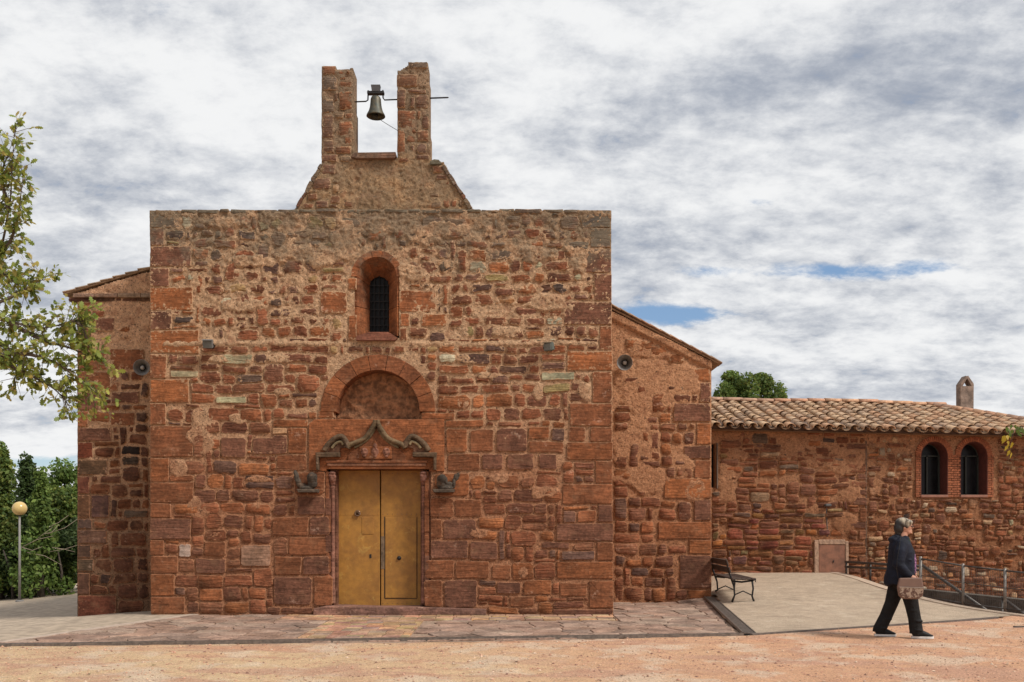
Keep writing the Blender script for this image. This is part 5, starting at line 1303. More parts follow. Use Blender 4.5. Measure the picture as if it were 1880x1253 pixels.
for (a, b_, lab) in ((((1690, 1036, 18.2), (1815, 1124, 16.6)), 1, 'sloping dark handrail running down from the end of the double handrail'), (((1840, 1098, 17.5), (1905, 1146, 16.6)), 2, 'short sloping dark handrail at the right edge')):
    t = empty('sloping_handrail', tuple(PT(*a[1])), lab, 'railing'); g = MB(); p0, p1 = PT(*a[0]), PT(*a[1]); g.tube([p0, p1], .030, 8); g.build('rail', M_RAIL, t, True)
    g = MB()
    g.tube([p1, p1+Vector((0, 0, -.9))], .022, 8); g.build('post', M_RAIL, t, True); g = MB(); g.tube([p0, p0+Vector((0, 0, -1.2))], .024, 8); g.build('post', M_RAIL, t, True)

# ------------------------------------------------------------------ foliage
def leaf_cloud(name, centers, radii, n, size, cols, mat, parent, rs, flat=.9, shell=.55, up=.25):
    """n leaf faces spread through ellipsoid clumps"""
    k = rs.randint(0, len(centers), n); C = np.array(centers)[k]; Rr = np.array(radii)[k]
    d = rs.normal(size=(n, 3)); d /= np.linalg.norm(d, axis=1)[:, None]; r = (shell+(1-shell)*rs.rand(n))**1.0*np.where(rs.rand(n) < .25, rs.rand(n), 1)
    P = C+d*r[:, None]*Rr
    nrm = rs.normal(size=(n, 3))+d*.8+np.array([0, 0, up]); nrm /= np.linalg.norm(nrm, axis=1)[:, None]
    a = np.cross(nrm, rs.normal(size=(n, 3))); a /= np.linalg.norm(a, axis=1)[:, None]; b = np.cross(nrm, a)
    s = size*(.6+.8*rs.rand(n))[:, None]
    q = np.stack([P-a*s*.5, P+b*s*.32, P+a*s*.5+nrm*s*.1, P-b*s*.32], 1).reshape(-1, 3)
    Fq = (np.arange(n)*4)[:, None]+np.arange(4)[None]
    base = np.array(cols)[rs.randint(0, len(cols), n)]; cl = np.random.RandomState(3).uniform(.75, 1.25, len(centers))[k][:, None]
    T = np.repeat(base*cl*(.75+.5*rs.rand(n, 1)), 4, axis=0)
    return finish(name, q, Fq, mat, parent, T)
M_LEAF = mat_tint('leaf', .6, .1, 3, 0, .45, .3)
M_BARK = mat_plain('grey_brown_bark', (.10, .075, .055), .9, var=.35, scale=16, bump=.02)
M_BARKD = mat_plain('dark_bark', (.05, .037, .028), .9, var=.35, scale=16)
def tree(name, x, y, h, w, lab, cat, grp, cols, n, seed, leaf=.13, trunk=.12, base=.25, shape='round', zb=None):
    rs_ = np.random.RandomState(seed); rr = random.Random(seed); z0 = float(gz(x, y)) if zb is None else zb
    t = empty(name, (x, y, z0), lab, cat, grp); g = MB(); g.tube([(x, y, z0-.3), (x+rr.uniform(-.1, .1), y, z0+h*.35), (x+rr.uniform(-.2, .2), y, z0+h*.8)], [trunk, trunk*.7, trunk*.2], 8); 
    cs = []; rd = []
    m_ = 26 if shape == 'round' else 34
    for k in range(m_):
        f = base+(1-base)*((k+.5)/m_)
        if shape == 'cone': wr = w/2*(1-(f-base)/(1-base)*.93)**1.2*rr.uniform(.2, 1.0)
        else: wr = w/2*math.sqrt(max(.05, 1-((f-base)/(1-base)*2-1)**2))*rr.uniform(.35, .85)
        a = k*2.4+rr.uniform(-.4, .4); c_ = (x+wr*math.cos(a), y+wr*math.sin(a), z0+h*f); cs.append(c_)
        q = w*rr.uniform(.13, .24) if shape == 'round' else w*rr.uniform(.12, .20)*(1.25-f*.7)
        rd.append((q, q, q*rr.uniform(.6, 1.2) if shape == 'round' else q*1.5))
        if k % 2 == 0: g.tube([(x, y, z0+h*max(.12, f-.25)), (x+(c_[0]-x)*.5, y+(c_[1]-y)*.5, z0+h*(f-.06)), c_], [trunk*.35, trunk*.2, trunk*.06], 5)
    g.build('trunk', M_BARKD, t, True)
    leaf_cloud('crown', cs, rd, n, leaf, cols, M_LEAF, t, rs_); return t
GR = [(.14, .20, .045), (.11, .165, .04), (.18, .225, .05), (.08, .13, .035), (.21, .24, .06)]
GRL = [(.13, .20, .045), (.10, .165, .04), (.17, .235, .055)]
GRD = [(.045, .075, .024), (.055, .085, .028), (.07, .105, .03)]
tl = 'trees beyond the path left of the chapel'
def px_tree(px, top, Y, w_px, *a, **k):
    x = X(px, Y); z0 = float(gz(x, Y)); h = Z(top, Y)-z0; return tree(a[0], x, Y, h, w_px*Y/F, *a[1:], **k)
px_tree(2, 825, 29, 150, 'cypress_tree', 'tall narrow dark tree at the left edge of the photo', 'tree', tl, GR, 8000, 11, base=.05, shape='cone', leaf=.13)
px_tree(50, 850, 31, 150, 'cypress_tree', 'pointed tree behind the globe lamp', 'tree', tl, GRD+GR[3:4], 7000, 12, base=.05, shape='cone')
px_tree(76, 870, 28, 110, 'cypress_tree', 'narrow dark green tree just right of the globe lamp', 'tree', tl, GRL, 5200, 13, base=.05, shape='cone')
px_tree(128, 858, 33, 120, 'pine_tree', 'bright green feathery pine closest to the chapel wall', 'tree', tl, GRL, 9000, 14, base=.3, shape='round')
px_tree(110, 900, 30, 90, 'broadleaf_tree', 'leafy green tree low against the chapel wall', 'tree', tl, GR+GRL[:1], 9000, 15, base=.1)
px_tree(-60, 840, 30, 110, 'broadleaf_tree', 'green tree cut by the left edge of the photo', 'tree', tl, GR, 8000, 16, base=.05)
px_tree(165, 900, 33, 100, 'broadleaf_tree', 'green tree mostly behind the chapel side wall', 'tree', tl, GR, 6000, 17, base=.05)
# understorey hedge as one mass
rs_ = np.random.RandomState(8); cs = []; rd = []
for k in range(60):
    px = -90+k*4.6; Y = 28.5+rs_.rand()*3; x = X(px, Y); z0 = float(gz(x, Y)); cs.append((x, Y, z0+.3+1.7*rs_.rand())); rd.append((.5, .5, .55))
tag(leaf_cloud('undergrowth', cs, rd, 30000, .12, GRD, M_LEAF, None, rs_), 'dark mass of shrubs under the trees left of the chapel', 'undergrowth', kind='stuff')  # only the darkest greens, standing in for shade under the trees
for k, (px, ln, lab) in enumerate(((24, -.5, 'thin dark trunk leaning left behind the foot of the lamp post'), (62, .55, 'thin dark trunk leaning right, just right of the lamp post'), (112, -.2, 'slender upright trunk in the shrubs nearest the chapel wall'))):
    Y = 28.2; x = X(px, Y); z0 = float(gz(x, Y)); g = MB()
    g.tube([(x, Y, z0-.2), (x+ln*.15, Y+.1, z0+.7), (x+ln*.6, Y, z0+1.5)], [.05, .04, .015], 6); tag(g.build('shrub_trunk', M_BARKD, None, True), lab, 'trunk')
TWm = mat_plain('pale_dead_wood', (.30, .24, .18), .9); tw = MB(); rr = random.Random(5); x0, z0_ = X(58, 27.4), Z(985, 27.4)
for k in range(9):
    a = rr.uniform(-.6, 1.2); L_ = rr.uniform(.4, 1.4); p = Vector((x0+rr.uniform(-.3, .5), 27.4+rr.uniform(-.2, .3), z0_+rr.uniform(-.6, .3))); q = p+Vector((math.cos(a)*L_, rr.uniform(-.2, .2), math.sin(a)*L_)); tw.tube([p, p.lerp(q, .5)+Vector((0, 0, rr.uniform(-.1, .12))), q], [.012, .008, .004], 5)
tag(tw.build('dead_branches', TWm, None, True), 'tangle of pale bare branches among the shrubs right of the lamp post', 'branches')
# low hills far behind
hl = MB(); n = 60
hv = []; hf = []
for k in range(n+1):
    a = -1.2+2.4*k/n; r_ = 900; hh = 18+26*float(fbm(a*3, 0, 1.0, 4, 3.0)); hv += [(r_*math.sin(a), r_*math.cos(a), -12), (r_*1.2*math.sin(a), r_*1.2*math.cos(a), max(hh, 8)), (r_*1.5*math.sin(a), r_*1.5*math.cos(a), -12)]
for k in range(n): hf += [[3*k, 3*k+3, 3*k+4, 3*k+1], [3*k+1, 3*k+4, 3*k+5, 3*k+2]]
tag(finish('hills', hv, hf, mat_plain('wooded_hillside', (.055, .075, .05), .95, var=.3, scale=.02), None, smooth=True), kind='structure')
# trees behind the house roof, cypress behind the facade corner
px_tree(1350, 689, 34, 120, 'pine_tree', 'round bright green pine behind the roof, next to the chapel wall', 'tree', None, GRL+GR[2:3], 16000, 31, base=.45, leaf=.12)
px_tree(1405, 692, 36, 78, 'pine_tree', 'smaller rounded green pine behind the roof, right of its neighbour', 'tree', None, GR+GRL, 11000, 32, base=.5, leaf=.12)
px_tree(1440, 724, 37, 26, 'pine_tree', 'tiny tuft of a tree top just showing above the roof ridge', 'tree', None, GR, 2000, 33, base=.6, leaf=.11)
px_tree(1098, 503, 24, 62, 'cypress_tree', 'dark cypress tip peeking out behind the upper right corner of the facade', 'tree', None, GRD, 12000, 34, base=.1, shape='cone', leaf=.10)

# ---- foreground oak: lobed leaves on twigs
M_OAK = mat_tint('oak_leaf', .5, .12, 6, 0, .5, .4)
ox, oy = X(-330, 11.5), 11.5
oak = empty('oak_tree', (ox, oy, float(gz(ox, oy))), 'young oak with green and yellowing leaves reaching in from the left edge', 'tree')
RO = random.Random(77)
g = MB(); zt = float(gz(ox, oy)); OY = 11.6
def op(a, b, dy=0): return Vector((X(a, OY), OY+dy, Z(b, OY)))
g.tube([(ox, oy, zt-.2), (ox+.1, oy, zt+1.5), op(-270, 820), op(-230, 640), op(-170, 430), op(-110, 260)], [.17, .14, .12, .10, .06, .03], 10)
g.build('trunk', M_BARK, oak, True)
segs = []       # (polyline of branches)
BR = [[(-230, 640, 0), (-120, 560, .1), (-30, 480, .2), (8, 380, .1), (22, 310, 0), (34, 250, -.1)],
      [(-30, 480, .2), (10, 440, .1), (32, 400, 0), (50, 330, -.1)],
      [(-240, 690, 0), (-120, 600, -.2), (-40, 590, -.3), (30, 596, -.2), (80, 606, -.1), (130, 590, 0), (140, 570, .1)],
      [(-40, 590, -.3), (20, 560, -.2), (55, 535, -.1), (82, 508, 0)],
      [(30, 596, -.2), (80, 625, -.1), (130, 640, 0), (180, 660, .1)],
      [(-40, 590, -.3), (10, 660, -.2), (60, 690, -.1), (100, 715, 0), (128, 748, 0)],
      [(10, 660, -.2), (60, 655, -.2), (110, 670, -.1), (150, 700, 0), (185, 728, 0)],
      [(-60, 620, .2), (-10, 630, .1), (20, 650, .2), (10, 690, .2)],
      [(-30, 480, .2), (0, 500, .1), (40, 530, 0)],
      [(8, 380, .1), (-5, 320, .1), (6, 280, .1)],
      [(130, 590, 0), (150, 600, 0), (165, 640, 0)]]
twigs = []; br = MB()
for pl in BR:
    pts = smooth_pts([tuple(op(a, b, d)) for a, b, d in pl], 5); n = len(pts)
    br.tube(pts, [max(.004, .03*(1-k/n)) for k in range(n)], 6)
    twigs += [(Vector(pts[k]), (Vector(pts[min(k+1, n-1)])-Vector(pts[max(k-1, 0)])).normalized()) for k in range(n) if pts[k][0] > X(-60, OY)]
leaves = []
def leafpos(p, d):
    leaves.append((p, d))
for (p, d) in list(twigs):
    for _ in range(4):
        dirv = (d*.5+Vector((RO.gauss(0, 1), RO.gauss(0, .8), RO.gauss(0, 1)))*.8).normalized(); L = RO.uniform(.08, .34)
        q = p+dirv*L; mid = p+dirv*L*.5+Vector((0, 0, RO.uniform(-.02, .02))); br.tube([p, mid, q], [.004, .003, .0015], 4, cap=False)
        for m_ in range(RO.randint(3, 7)):
            t = RO.uniform(.35, 1.05); leafpos(p.lerp(q, t)+Vector((RO.gauss(0, .012), RO.gauss(0, .02), RO.gauss(0, .012))), (dirv+Vector((RO.gauss(0, .7), RO.gauss(0, .7), RO.gauss(-.25, .7)))).normalized())
br.build('branches', M_BARK, oak, True)
lobe = [(0, 0), (.12, .10), (.26, .10), (.30, .24), (.45, .14), (.55, .30), (.68, .16), (.82, .22), (.88, .08), (1, 0)]
outl = lobe+[(a, -b) for a, b in lobe[-2:0:-1]]
g = MB(); OC = [(.24, .29, .06), (.31, .34, .07), (.17, .23, .05), (.38, .37, .085), (.42, .34, .10), (.20, .26, .06), (.28, .32, .06)]
for (p, d) in leaves:
    s = RO.uniform(.05, .11); up = Vector((RO.gauss(0, .5), RO.gauss(0, .5)-.3, RO.gauss(.5, .5))).normalized(); w = d.cross(up)
    if w.length < .1: continue
    w.normalize(); nrm = w.cross(d).normalized(); cup = RO.uniform(-.15, .25)
    v = [p+d*a*s+w*b*s*1.15+nrm*(abs(b)*cup-a*a*.18)*s for a, b in outl]; n = len(v); m_ = len(lobe)
    f = []
    # strip between mirrored points
    for k in range(m_-1):
        a0_, a1_ = k, k+1; b0_, b1_ = (n-k) % n, (n-k-1)
        if k == 0: f.append([0, b1_, a1_])
        elif k == m_-2: f.append([a0_, b0_, a1_])
        else: f.append([a0_, b0_, b1_, a1_])
    c_ = RO.choice(OC); kk = RO.uniform(.75, 1.25); g.add(v, f, tuple(q*kk for q in c_))
tag(g.build('foliage', M_OAK, oak, True, True), kind='stuff'); print('oak leaves', len(leaves))
# ---- vine tip at the right eave
vn_ = empty('hanging_vine', tuple(PT(1872, 785, 17)), 'green and yellow vine leaves hanging at the right edge below the roof tiles', 'vine'); RV = random.Random(3)
g = MB(); g.tube([PT(1960, 770, 17), PT(1900, 778, 17), PT(1862, 790, 17), PT(1852, 830, 17)], [.012, .009, .006, .003], 5); g.build('stem', M_BARK, vn_, True)
g = MB()
for k in range(46):
    if k < 34: px, py, c_ = RV.uniform(1846, 1940), RV.gauss(787, 5), RV.choice([(.16, .22, .04), (.11, .17, .035)])
    else: px, py, c_ = RV.gauss(1853, 4), RV.uniform(795, 832), (.50, .36, .04)
    p = PT(px, py, 17+RV.uniform(-.15, .15)); d = Vector((RV.gauss(0, .5), RV.gauss(0, .3), -1)).normalized(); w = d.cross(Vector((RV.gauss(0, .4), -1, .2))).normalized(); s = RV.uniform(.07, .14)
    g.add([p, p+d*s*.3+w*s*.28, p+d*s+Vector((0, .01, 0)), p+d*s*.3-w*s*.28], [[0, 1, 2, 3]], c_)
g.build('leaves', M_OAK, vn_, False, True)

# ------------------------------------------------------------------ globe lamp
YLm = 26.0; lx = X(36, YLm); lz = float(gz(lx, YLm))
lamp = empty('globe_street_lamp', (lx, YLm, lz), 'thin grey lamp post with an amber globe before the trees', 'street lamp')
kk = YLm/F
g = MB(); g.tube([(lx, YLm, lz-.05), (lx, YLm, Z(945, YLm))], [.036, .028], 10); g.lathe([(.11, lz), (.11, lz+.03), (.05, lz+.05)], (lx, YLm, 0), n=12); g.build('post', mat_plain('grey_lamp_post', (.20, .19, .18), .6), lamp, True)
g = MB(); g.lathe([(.06, Z(947, YLm)), (.10, Z(944, YLm)), (.08, Z(941, YLm))], (lx, YLm, 0), n=14); g.build('collar', M_IRON, lamp, True)
g = MB(); rg = 12.8*kk; zc = Z(934, YLm); g.lathe([(max(.001, rg*math.sin(math.pi*k/14)), zc-rg*math.cos(math.pi*k/14)) for k in range(15)], (lx, YLm, 0), n=24)
g.build('globe', mat_plain('amber_globe', (.55, .40, .16), .25, 0, .06, 3), lamp, True)

# ------------------------------------------------------------------ woman walking
WX, WY = X(1658, 12.9), 12.9
woman = empty('person', (WX, WY, 0.0), 'woman in a navy jacket and black trousers walking right with a tan shoulder bag', 'person')
HD = math.radians(-10)
RT = Matrix.Rotation(HD, 3, 'Z'); GZ = max(float(sheet_z(WX-.3, WY)), float(sheet_z(WX+.3, WY)))+.004
def wp(x, y, z): return RT @ Vector((x, y, z))*.965+Vector((WX, WY, GZ))
def loft(g, pts, rad, n=14): g.tube([wp(*p) for p in pts], rad, n, ref=None if False else tuple(RT @ Vector((0, 1, 0))))
def cap_loft(g, pts, rad, n=14):
    # rounded ends; radii tuples are (lateral, fore-aft)
    loft(g, pts, rad, n)
def wmat(name, col, rough=.8, var=.2, scale=18, bump=.01): return mat_plain(name, col, rough, 0, var, scale, bump, .25)
M_SKIN = wmat('skin', (.48, .25, .17), .55, .06, 8, 0); M_JKT = wmat('navy_jacket_cloth', (.006, .008, .017), .75, .35, 10, .02); M_TRS = wmat('black_trousers', (.009, .008, .008), .8, .3, 14, .02)
legs = [dict(y=-.09, pts=[(0.0, 0, .92), (.06, 0, .66), (.10, 0, .46), (.14, 0, .28), (.19, 0, .09)]),
        dict(y=.09, pts=[(-.03, 0, .92), (-.08, 0, .68), (-.14, 0, .48), (-.21, 0, .29), (-.275, 0, .10)])]
# body: one continuous skin surface (mostly under the clothes)
g = MB()
cap_loft(g, [(-.02, 0, .84), (-.02, 0, .95), (-.01, 0, 1.1), (-.01, 0, 1.25), (-.03, 0, 1.36), (-.03, 0, 1.42)], [(.14, .10), (.15, .11), (.13, .10), (.15, .11), (.13, .09), (.07, .06)])
cap_loft(g, [(-.03, 0, 1.38), (-.005, 0, 1.46), (.01, 0, 1.53)], [(.06, .06), (.055, .06), (.05, .06)])
def ell(g, c, r, n=14, m=10):
    v = []; f = []
    for i in range(m+1):
        a = math.pi*i/m
        for k in range(n):
            b = 2*math.pi*k/n; v.append(wp(c[0]+r[0]*math.sin(a)*math.cos(b), c[1]+r[1]*math.sin(a)*math.sin(b), c[2]-r[2]*math.cos(a)))
    for i in range(m):
        for k in range(n): f.append([i*n+k, i*n+(k+1) % n, (i+1)*n+(k+1) % n, (i+1)*n+k])
    g.add(v, f)
ell(g, (.02, 0, 1.60), (.095, .072, .115)); ell(g, (.055, 0, 1.535), (.058, .05, .055)); ell(g, (.125, 0, 1.585), (.022, .012, .020)); ell(g, (.112, 0, 1.60), (.018, .012, .035))
ell(g, (.108, 0, 1.548), (.016, .026, .008)); ell(g, (.107, 0, 1.538), (.014, .022, .007)); ell(g, (.10, 0, 1.51), (.024, .026, .018)); ell(g, (.005, -.073, 1.585), (.018, .012, .03)); ell(g, (.005, .073, 1.585), (.018, .012, .03))
ell(g, (.10, -.03, 1.615), (.018, .022, .008)); ell(g, (.10, .03, 1.615), (.018, .022, .008))
for s, hand in ((-1, True), (1, True)):
    cap_loft(g, [(-.03, .15*s, 1.36), (-.09, .2*s, 1.2), (-.10, .22*s, 1.05), (.0, .22*s, .94), (.07, .2*s, .87)] if s == -1 else [(-.03, .15, 1.36), (.0, .2, 1.2), (.02, .22, 1.06), (.10, .22, .98), (.16, .2, .93)], [(.045, .045), (.042, .042), (.038, .038), (.032, .032), (.026, .03)])
    hx, hy, hz = (.07, -.2, .87) if s == -1 else (.16, .2, .93)
    cap_loft(g, [(hx-.01, hy, hz+.01), (hx+.03, hy, hz-.025), (hx+.06, hy+.005, hz-.05)], [(.014, .03), (.016, .042), (.012, .038)])
    for fi, (o_, L) in enumerate(((-.03, .065), (-.011, .075), (.009, .07), (.028, .055))):
        b0 = Vector((hx+.055-o_*.7, hy, hz-.045+o_*1.0)); dv = Vector((.75, 0, -.66)); q1 = b0+dv*L*.5; q2 = q1+Vector((.35, -.25*s*-1, -.9)).normalized()*L*.5
        cap_loft(g, [tuple(b0), tuple(q1), tuple(q2)], [(.0085, .0085), (.008, .008), (.006, .006)], 8)
    cap_loft(g, [(hx+.01, hy, hz+.03), (hx+.045, hy-.012*s, hz+.02), (hx+.07, hy-.02*s, hz-.005)], [(.012, .012), (.010, .010), (.007, .007)], 8)
for L in legs:
    cap_loft(g, [(p[0], L['y'], p[2]) for p in L['pts']], [(.08, .085), (.07, .075), (.05, .055), (.045, .05), (.035, .04)])
    e = L['pts'][-1]; cap_loft(g, [(e[0]-.03, L['y'], .05), (e[0]+.07, L['y'], .05), (e[0]+.15, L['y'], .04)], [(.03, .03), (.035, .025), (.025, .02)])
o = g.build('body', M_SKIN, woman, True); remesh(o, .006, 3, .5)
# trousers
g = MB(); cap_loft(g, [(-.02, 0, .70), (-.02, 0, .80), (-.02, 0, .92), (-.02, 0, 1.0)], [(.10, .09), (.165, .15), (.17, .155), (.15, .14)])
for L in legs:
    P5 = L['pts']; cap_loft(g, [(P5[0][0], L['y'], .86), (P5[1][0], L['y'], P5[1][2]), (P5[2][0], L['y'], P5[2][2]), (P5[3][0]-.005, L['y'], P5[3][2]), (P5[4][0]-.03, L['y'], P5[4][2]), (P5[4][0]-.035, L['y'], .055)],
             [(.10, .125), (.095, .112), (.08, .092), (.074, .086), (.072, .090), (.07, .092)])
    for zf, off in ((.62, .02), (.40, -.02), (.25, .03), (.12, -.02)):   # cloth folds
        k = P5[1][0]+(P5[4][0]-P5[1][0])*(P5[1][2]-zf)/(P5[1][2]-P5[4][2]); ell(g, (k+off*.6, L['y']-.03, zf), (.072, .06, .022))
o = g.build('trousers', M_TRS, woman, True); remesh(o, .010, 3, .6)
# jacket
g = MB()
cap_loft(g, [(-.06, 0, .76), (-.05, 0, .84), (-.03, 0, .95), (-.02, 0, 1.08), (-.025, 0, 1.22), (-.045, 0, 1.34), (-.05, 0, 1.42), (-.04, 0, 1.46)], [(.21, .20), (.205, .205), (.195, .19), (.19, .185), (.20, .175), (.19, .145), (.12, .11), (.085, .09)], 20)
cap_loft(g, [(-.04, -.15, 1.37), (-.08, -.20, 1.24), (-.12, -.235, 1.06), (-.02, -.24, .95), (.045, -.22, .89)], [(.075, .085), (.078, .088), (.068, .078), (.055, .06), (.05, .05)])
cap_loft(g, [(-.04, .15, 1.37), (-.02, .20, 1.22), (.0, .235, 1.07), (.08, .23, 1.00), (.14, .21, .95)], [(.075, .085), (.072, .08), (.062, .07), (.055, .055), (.05, .05)])
ell(g, (-.13, 0, 1.41), (.075, .12, .05)); ell(g, (-.10, 0, 1.45), (.05, .10, .035)); ell(g, (.02, -.05, 1.42), (.05, .05, .05)); ell(g, (.08, 0, 1.2), (.075, .12, .12)); ell(g, (-.20, 0, .78), (.06, .15, .05))
for (x_, y_, z_, a_) in ((-.10, -.27, 1.12, .05), (-.12, -.27, 1.03, .055), (-.04, -.26, .97, .045), (-.13, -.15, .9, .03), (.05, -.17, 1.12, .03), (-.09, -.25, 1.22, .04)): ell(g, (x_, y_, z_), (a_*1.3, .03, .012))
o = g.build('jacket', M_JKT, woman, True); remesh(o, .010, 3, .55)
# scarf, purple blouse showing at the front
g = MB(); ell(g, (.045, -.03, 1.36), (.05, .07, .10)); ell(g, (.03, 0, 1.42), (.06, .08, .04)); o = g.build('scarf', wmat('dark_green_scarf', (.018, .028, .024), .9, .5, 30), woman, True); remesh(o, .012, 2)
g = MB(); cap_loft(g, [(.10, 0, .90), (.115, 0, 1.0), (.12, 0, 1.12), (.10, 0, 1.24), (.06, 0, 1.32)], [(.12, .055), (.12, .06), (.12, .055), (.10, .05), (.07, .04)])
m, nt, b, o_ = new_mat('patterned_blouse'); B = NB(nt); c = B.mix(B.ramp(B.noise(60, 2, .5), .5, .58), (.05, .012, .05), (.35, .16, .30)); B.L.new(c, b.inputs['Base Color']); b.inputs['Roughness'].default_value = .8
o = g.build('blouse', m, woman, True); remesh(o, .012, 2)
# hair: short bob, dark at the nape and grey blonde on top
m, nt, b, o_ = new_mat('grey_streaked_hair'); B = NB(nt); n1 = B.noise(26, 4, .6, .5, (1, 1, .25)); 
c = B.mix(B.ramp(n1, .38, .62), (.10, .075, .05), (.42, .35, .25)); tc = B.N.new('ShaderNodeTexCoord'); ob = B.sep(tc.outputs['Object'])
f_ = B.m('ADD', B.m('MULTIPLY', B.m('ADD', ob[0], .02), 5.0), B.m('MULTIPLY', B.m('SUBTRACT', ob[2], 1.60), 6.0)); c = B.mix(B.ramp(f_, -.35, .25), (.015, .011, .010), c)
B.L.new(c, b.inputs['Base Color']); b.inputs['Roughness'].default_value = .5; B.bump(n1, .6, .01, b)
g = MB(); ell(g, (-.005, 0, 1.635), (.115, .092, .095)); ell(g, (-.055, 0, 1.575), (.075, .085, .10)); ell(g, (-.065, 0, 1.50), (.045, .065, .06)); ell(g, (.05, -.045, 1.655), (.07, .05, .05)); ell(g, (.05, .045, 1.655), (.07, .05, .05)); ell(g, (.03, -.072, 1.62), (.05, .022, .045)); ell(g, (.03, .072, 1.62), (.05, .022, .045)); ell(g, (.085, 0, 1.665), (.045, .06, .03))
o = g.build('hair', m, woman, True); remesh(o, .008, 2)
g = MB()
for s in (-1, 1):
    c0 = Vector((.125, .035*s, 1.60)); pts = [wp(c0.x, c0.y+.024*math.cos(2*math.pi*k/12), c0.z+.018*math.sin(2*math.pi*k/12)) for k in range(13)]; g.tube(pts, .003, 5)
    g.tube([wp(.123, .058*s, 1.603), wp(.06, .082*s, 1.605), wp(.0, .085*s, 1.60)], .003, 5)
g.tube([wp(.127, -.012, 1.603), wp(.127, .012, 1.603)], .003, 5); g.build('glasses', M_IRON, woman, True)
g = MB()
for s in (-1, 1): ell(g, (.108, .032*s, 1.602), (.010, .012, .008), 10, 6)
g.build('eyes', wmat('eye', (.10, .07, .06), .2, .1, 5, 0), woman, True)
# shoes
M_SOLE = wmat('white_sole', (.62, .60, .57), .6, .1, 10, 0); M_SHOE = wmat('black_shoe', (.012, .012, .013), .6, .2, 20, 0)
for i, L in enumerate(legs):
    e = L['pts'][-1]; x0 = e[0]-.085; yy = L['y']
    sh = empty('shoe', (0, 0, 0)); sh.parent = woman; sh.location = wp(x0+.1, yy, 0)-woman.location
    tl_ = [0, 0] ; g = MB(); cap_loft(g, [(x0, yy, .05), (x0+.03, yy, .065), (x0+.10, yy, .075), (x0+.17, yy, .06), (x0+.24, yy, .042), (x0+.275, yy, .036)], [(.026, .022), (.038, .05), (.042, .055), (.045, .038), (.040, .022), (.022, .012)], 12); o = g.build('upper', M_SHOE, sh, True)
    g = MB(); ol = [(x0-.015, yy-.022), (x0+.08, yy-.040), (x0+.19, yy-.048), (x0+.26, yy-.038), (x0+.29, yy), (x0+.26, yy+.036), (x0+.19, yy+.044), (x0+.08, yy+.036), (x0-.015, yy+.022)]
    n = len(ol); v = [wp(a, b, .0) for a, b in ol]+[wp(a, b, .030 if k != 4 else .034) for k, (a, b) in enumerate(ol)]
    g.add(v, [list(range(n))[::-1], list(range(n, 2*n))]+[[k, (k+1) % n, n+(k+1) % n, n+k] for k in range(n)]); g.build('sole', M_SOLE, sh)
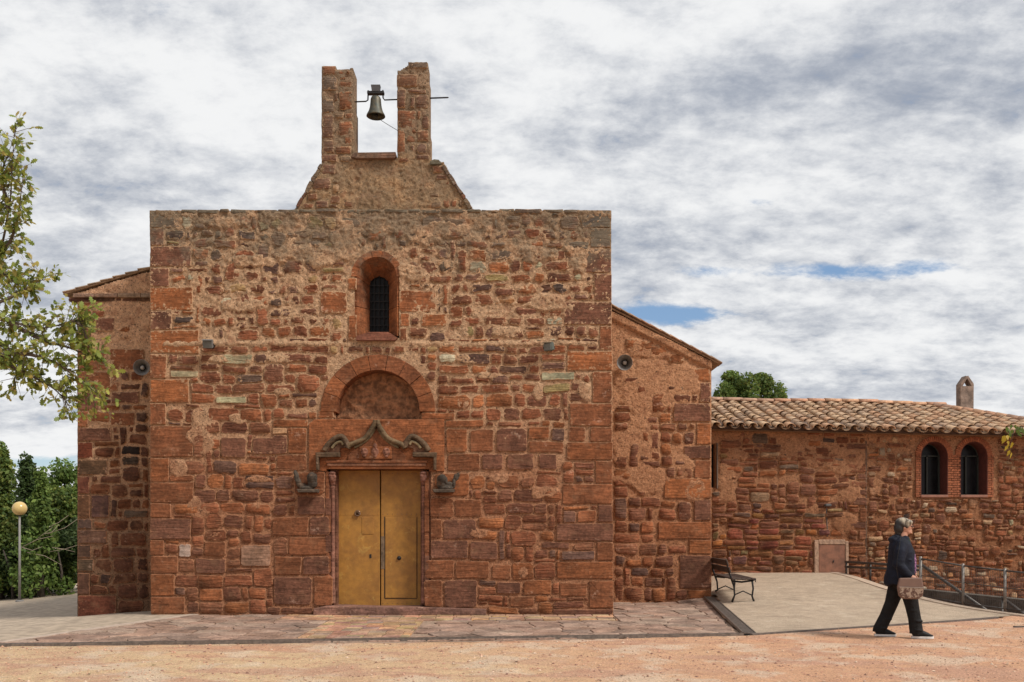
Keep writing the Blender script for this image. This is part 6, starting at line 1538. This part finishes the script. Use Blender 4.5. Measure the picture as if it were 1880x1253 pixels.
# bag
bag = empty('shoulder_bag', (0, 0, 0)); bag.location = wp(.03, -.30, .73); tag(bag, 'tan and bronze shoulder bag carried at the hip of the walking woman', 'bag')
m, nt, b, o_ = new_mat('tan_leather'); B = NB(nt); n1 = B.noise(14, 5, .6); c = B.mix(n1, (.20, .115, .08), (.14, .08, .06)); B.L.new(c, b.inputs['Base Color']); b.inputs['Roughness'].default_value = .55; M_TAN = m
m, nt, b, o_ = new_mat('bronze_pattern_leather'); B = NB(nt); n1 = B.noise(16, 4, .6, 1.5); c = B.mix(B.ramp(n1, .45, .56), (.10, .05, .035), (.36, .27, .20)); B.L.new(c, b.inputs['Base Color']); b.inputs['Roughness'].default_value = .35; b.inputs['Metallic'].default_value = .3; M_BRZ = m
def bagpart(name, pts, y0, y1, mat):
    g = MB(); n = len(pts); P3 = [wp(a, y0, c) for a, c in pts]+[wp(a*.97+.03*.02, y1, c) for a, c in pts]
    g.add(P3, [list(range(n)), list(range(n, 2*n))[::-1]]+[[k, n+k, n+(k+1) % n, (k+1) % n] for k in range(n)]); o = g.build(name, mat, bag)
    bv = o.modifiers.new('b', 'BEVEL'); bv.width = .015; bv.segments = 3; bv.limit_method = 'ANGLE'; dg = bpy.context.evaluated_depsgraph_get(); o.data = bpy.data.meshes.new_from_object(o.evaluated_get(dg)); o.modifiers.clear(); return o
bagpart('bag_body', [(-.13, .62), (-.08, .575), (.13, .575), (.19, .62), (.205, .72), (.18, .88), (-.12, .87), (-.15, .74)], -.325, -.255, M_TAN)
bagpart('front_pocket', [(-.12, .64), (-.07, .592), (.12, .592), (.185, .64), (.195, .735), (-.13, .745)], -.338, -.322, M_BRZ)
g = MB(); g.tube([wp(-.125, -.334, .745), wp(.19, -.339, .735)], .006, 5); g.build('zip', mat_plain('zip_metal', (.4, .35, .3), .35, .8), bag)
g = MB(); g.tube([wp(-.13, -.30, .86), wp(-.16, -.325, 1.0), wp(-.15, -.32, 1.15), wp(-.11, -.27, 1.32), wp(-.07, -.15, 1.45), wp(-.03, 0, 1.475)], [(.008, .003)]*6, 6); g.build('strap', M_IRON, bag, True)

# scattered dead leaves and stones on the sand
RD = random.Random(12)
for (px, py) in ((285, 1222), (165, 1236), (243, 1243), (470, 1232), (945, 1217), (1145, 1240), (375, 1205), (1545, 1208), (700, 1228)):
    Yq = EYE*F/(py-HY); x, y = X(px, Yq), Yq; z = float(sheet_z(x, y))+.006; g = MB(); s = RD.uniform(.03, .07); a = RD.uniform(0, 6.28); M_ = Matrix.Rotation(a, 3, 'Z')
    v = [M_ @ Vector((q*s, w*s*.9, .25*s*abs(w)+.1*s*RD.random()))+Vector((x, y, z)) for q, w in outl]; n = len(v); c0 = M_ @ Vector((.5*s, 0, 0))+Vector((x, y, z))
    g.add(v+[c0], [[k, (k+1) % n, n] for k in range(n)], RD.choice([(.10, .06, .03), (.16, .14, .05), (.07, .045, .03)]))
    tag(g.build('fallen_leaf', M_OAK, None, False, True), 'small dry curled leaf lying on the sand in front of the drain', 'leaf', 'dry leaves on the sand')
print('objects', len(bpy.data.objects))
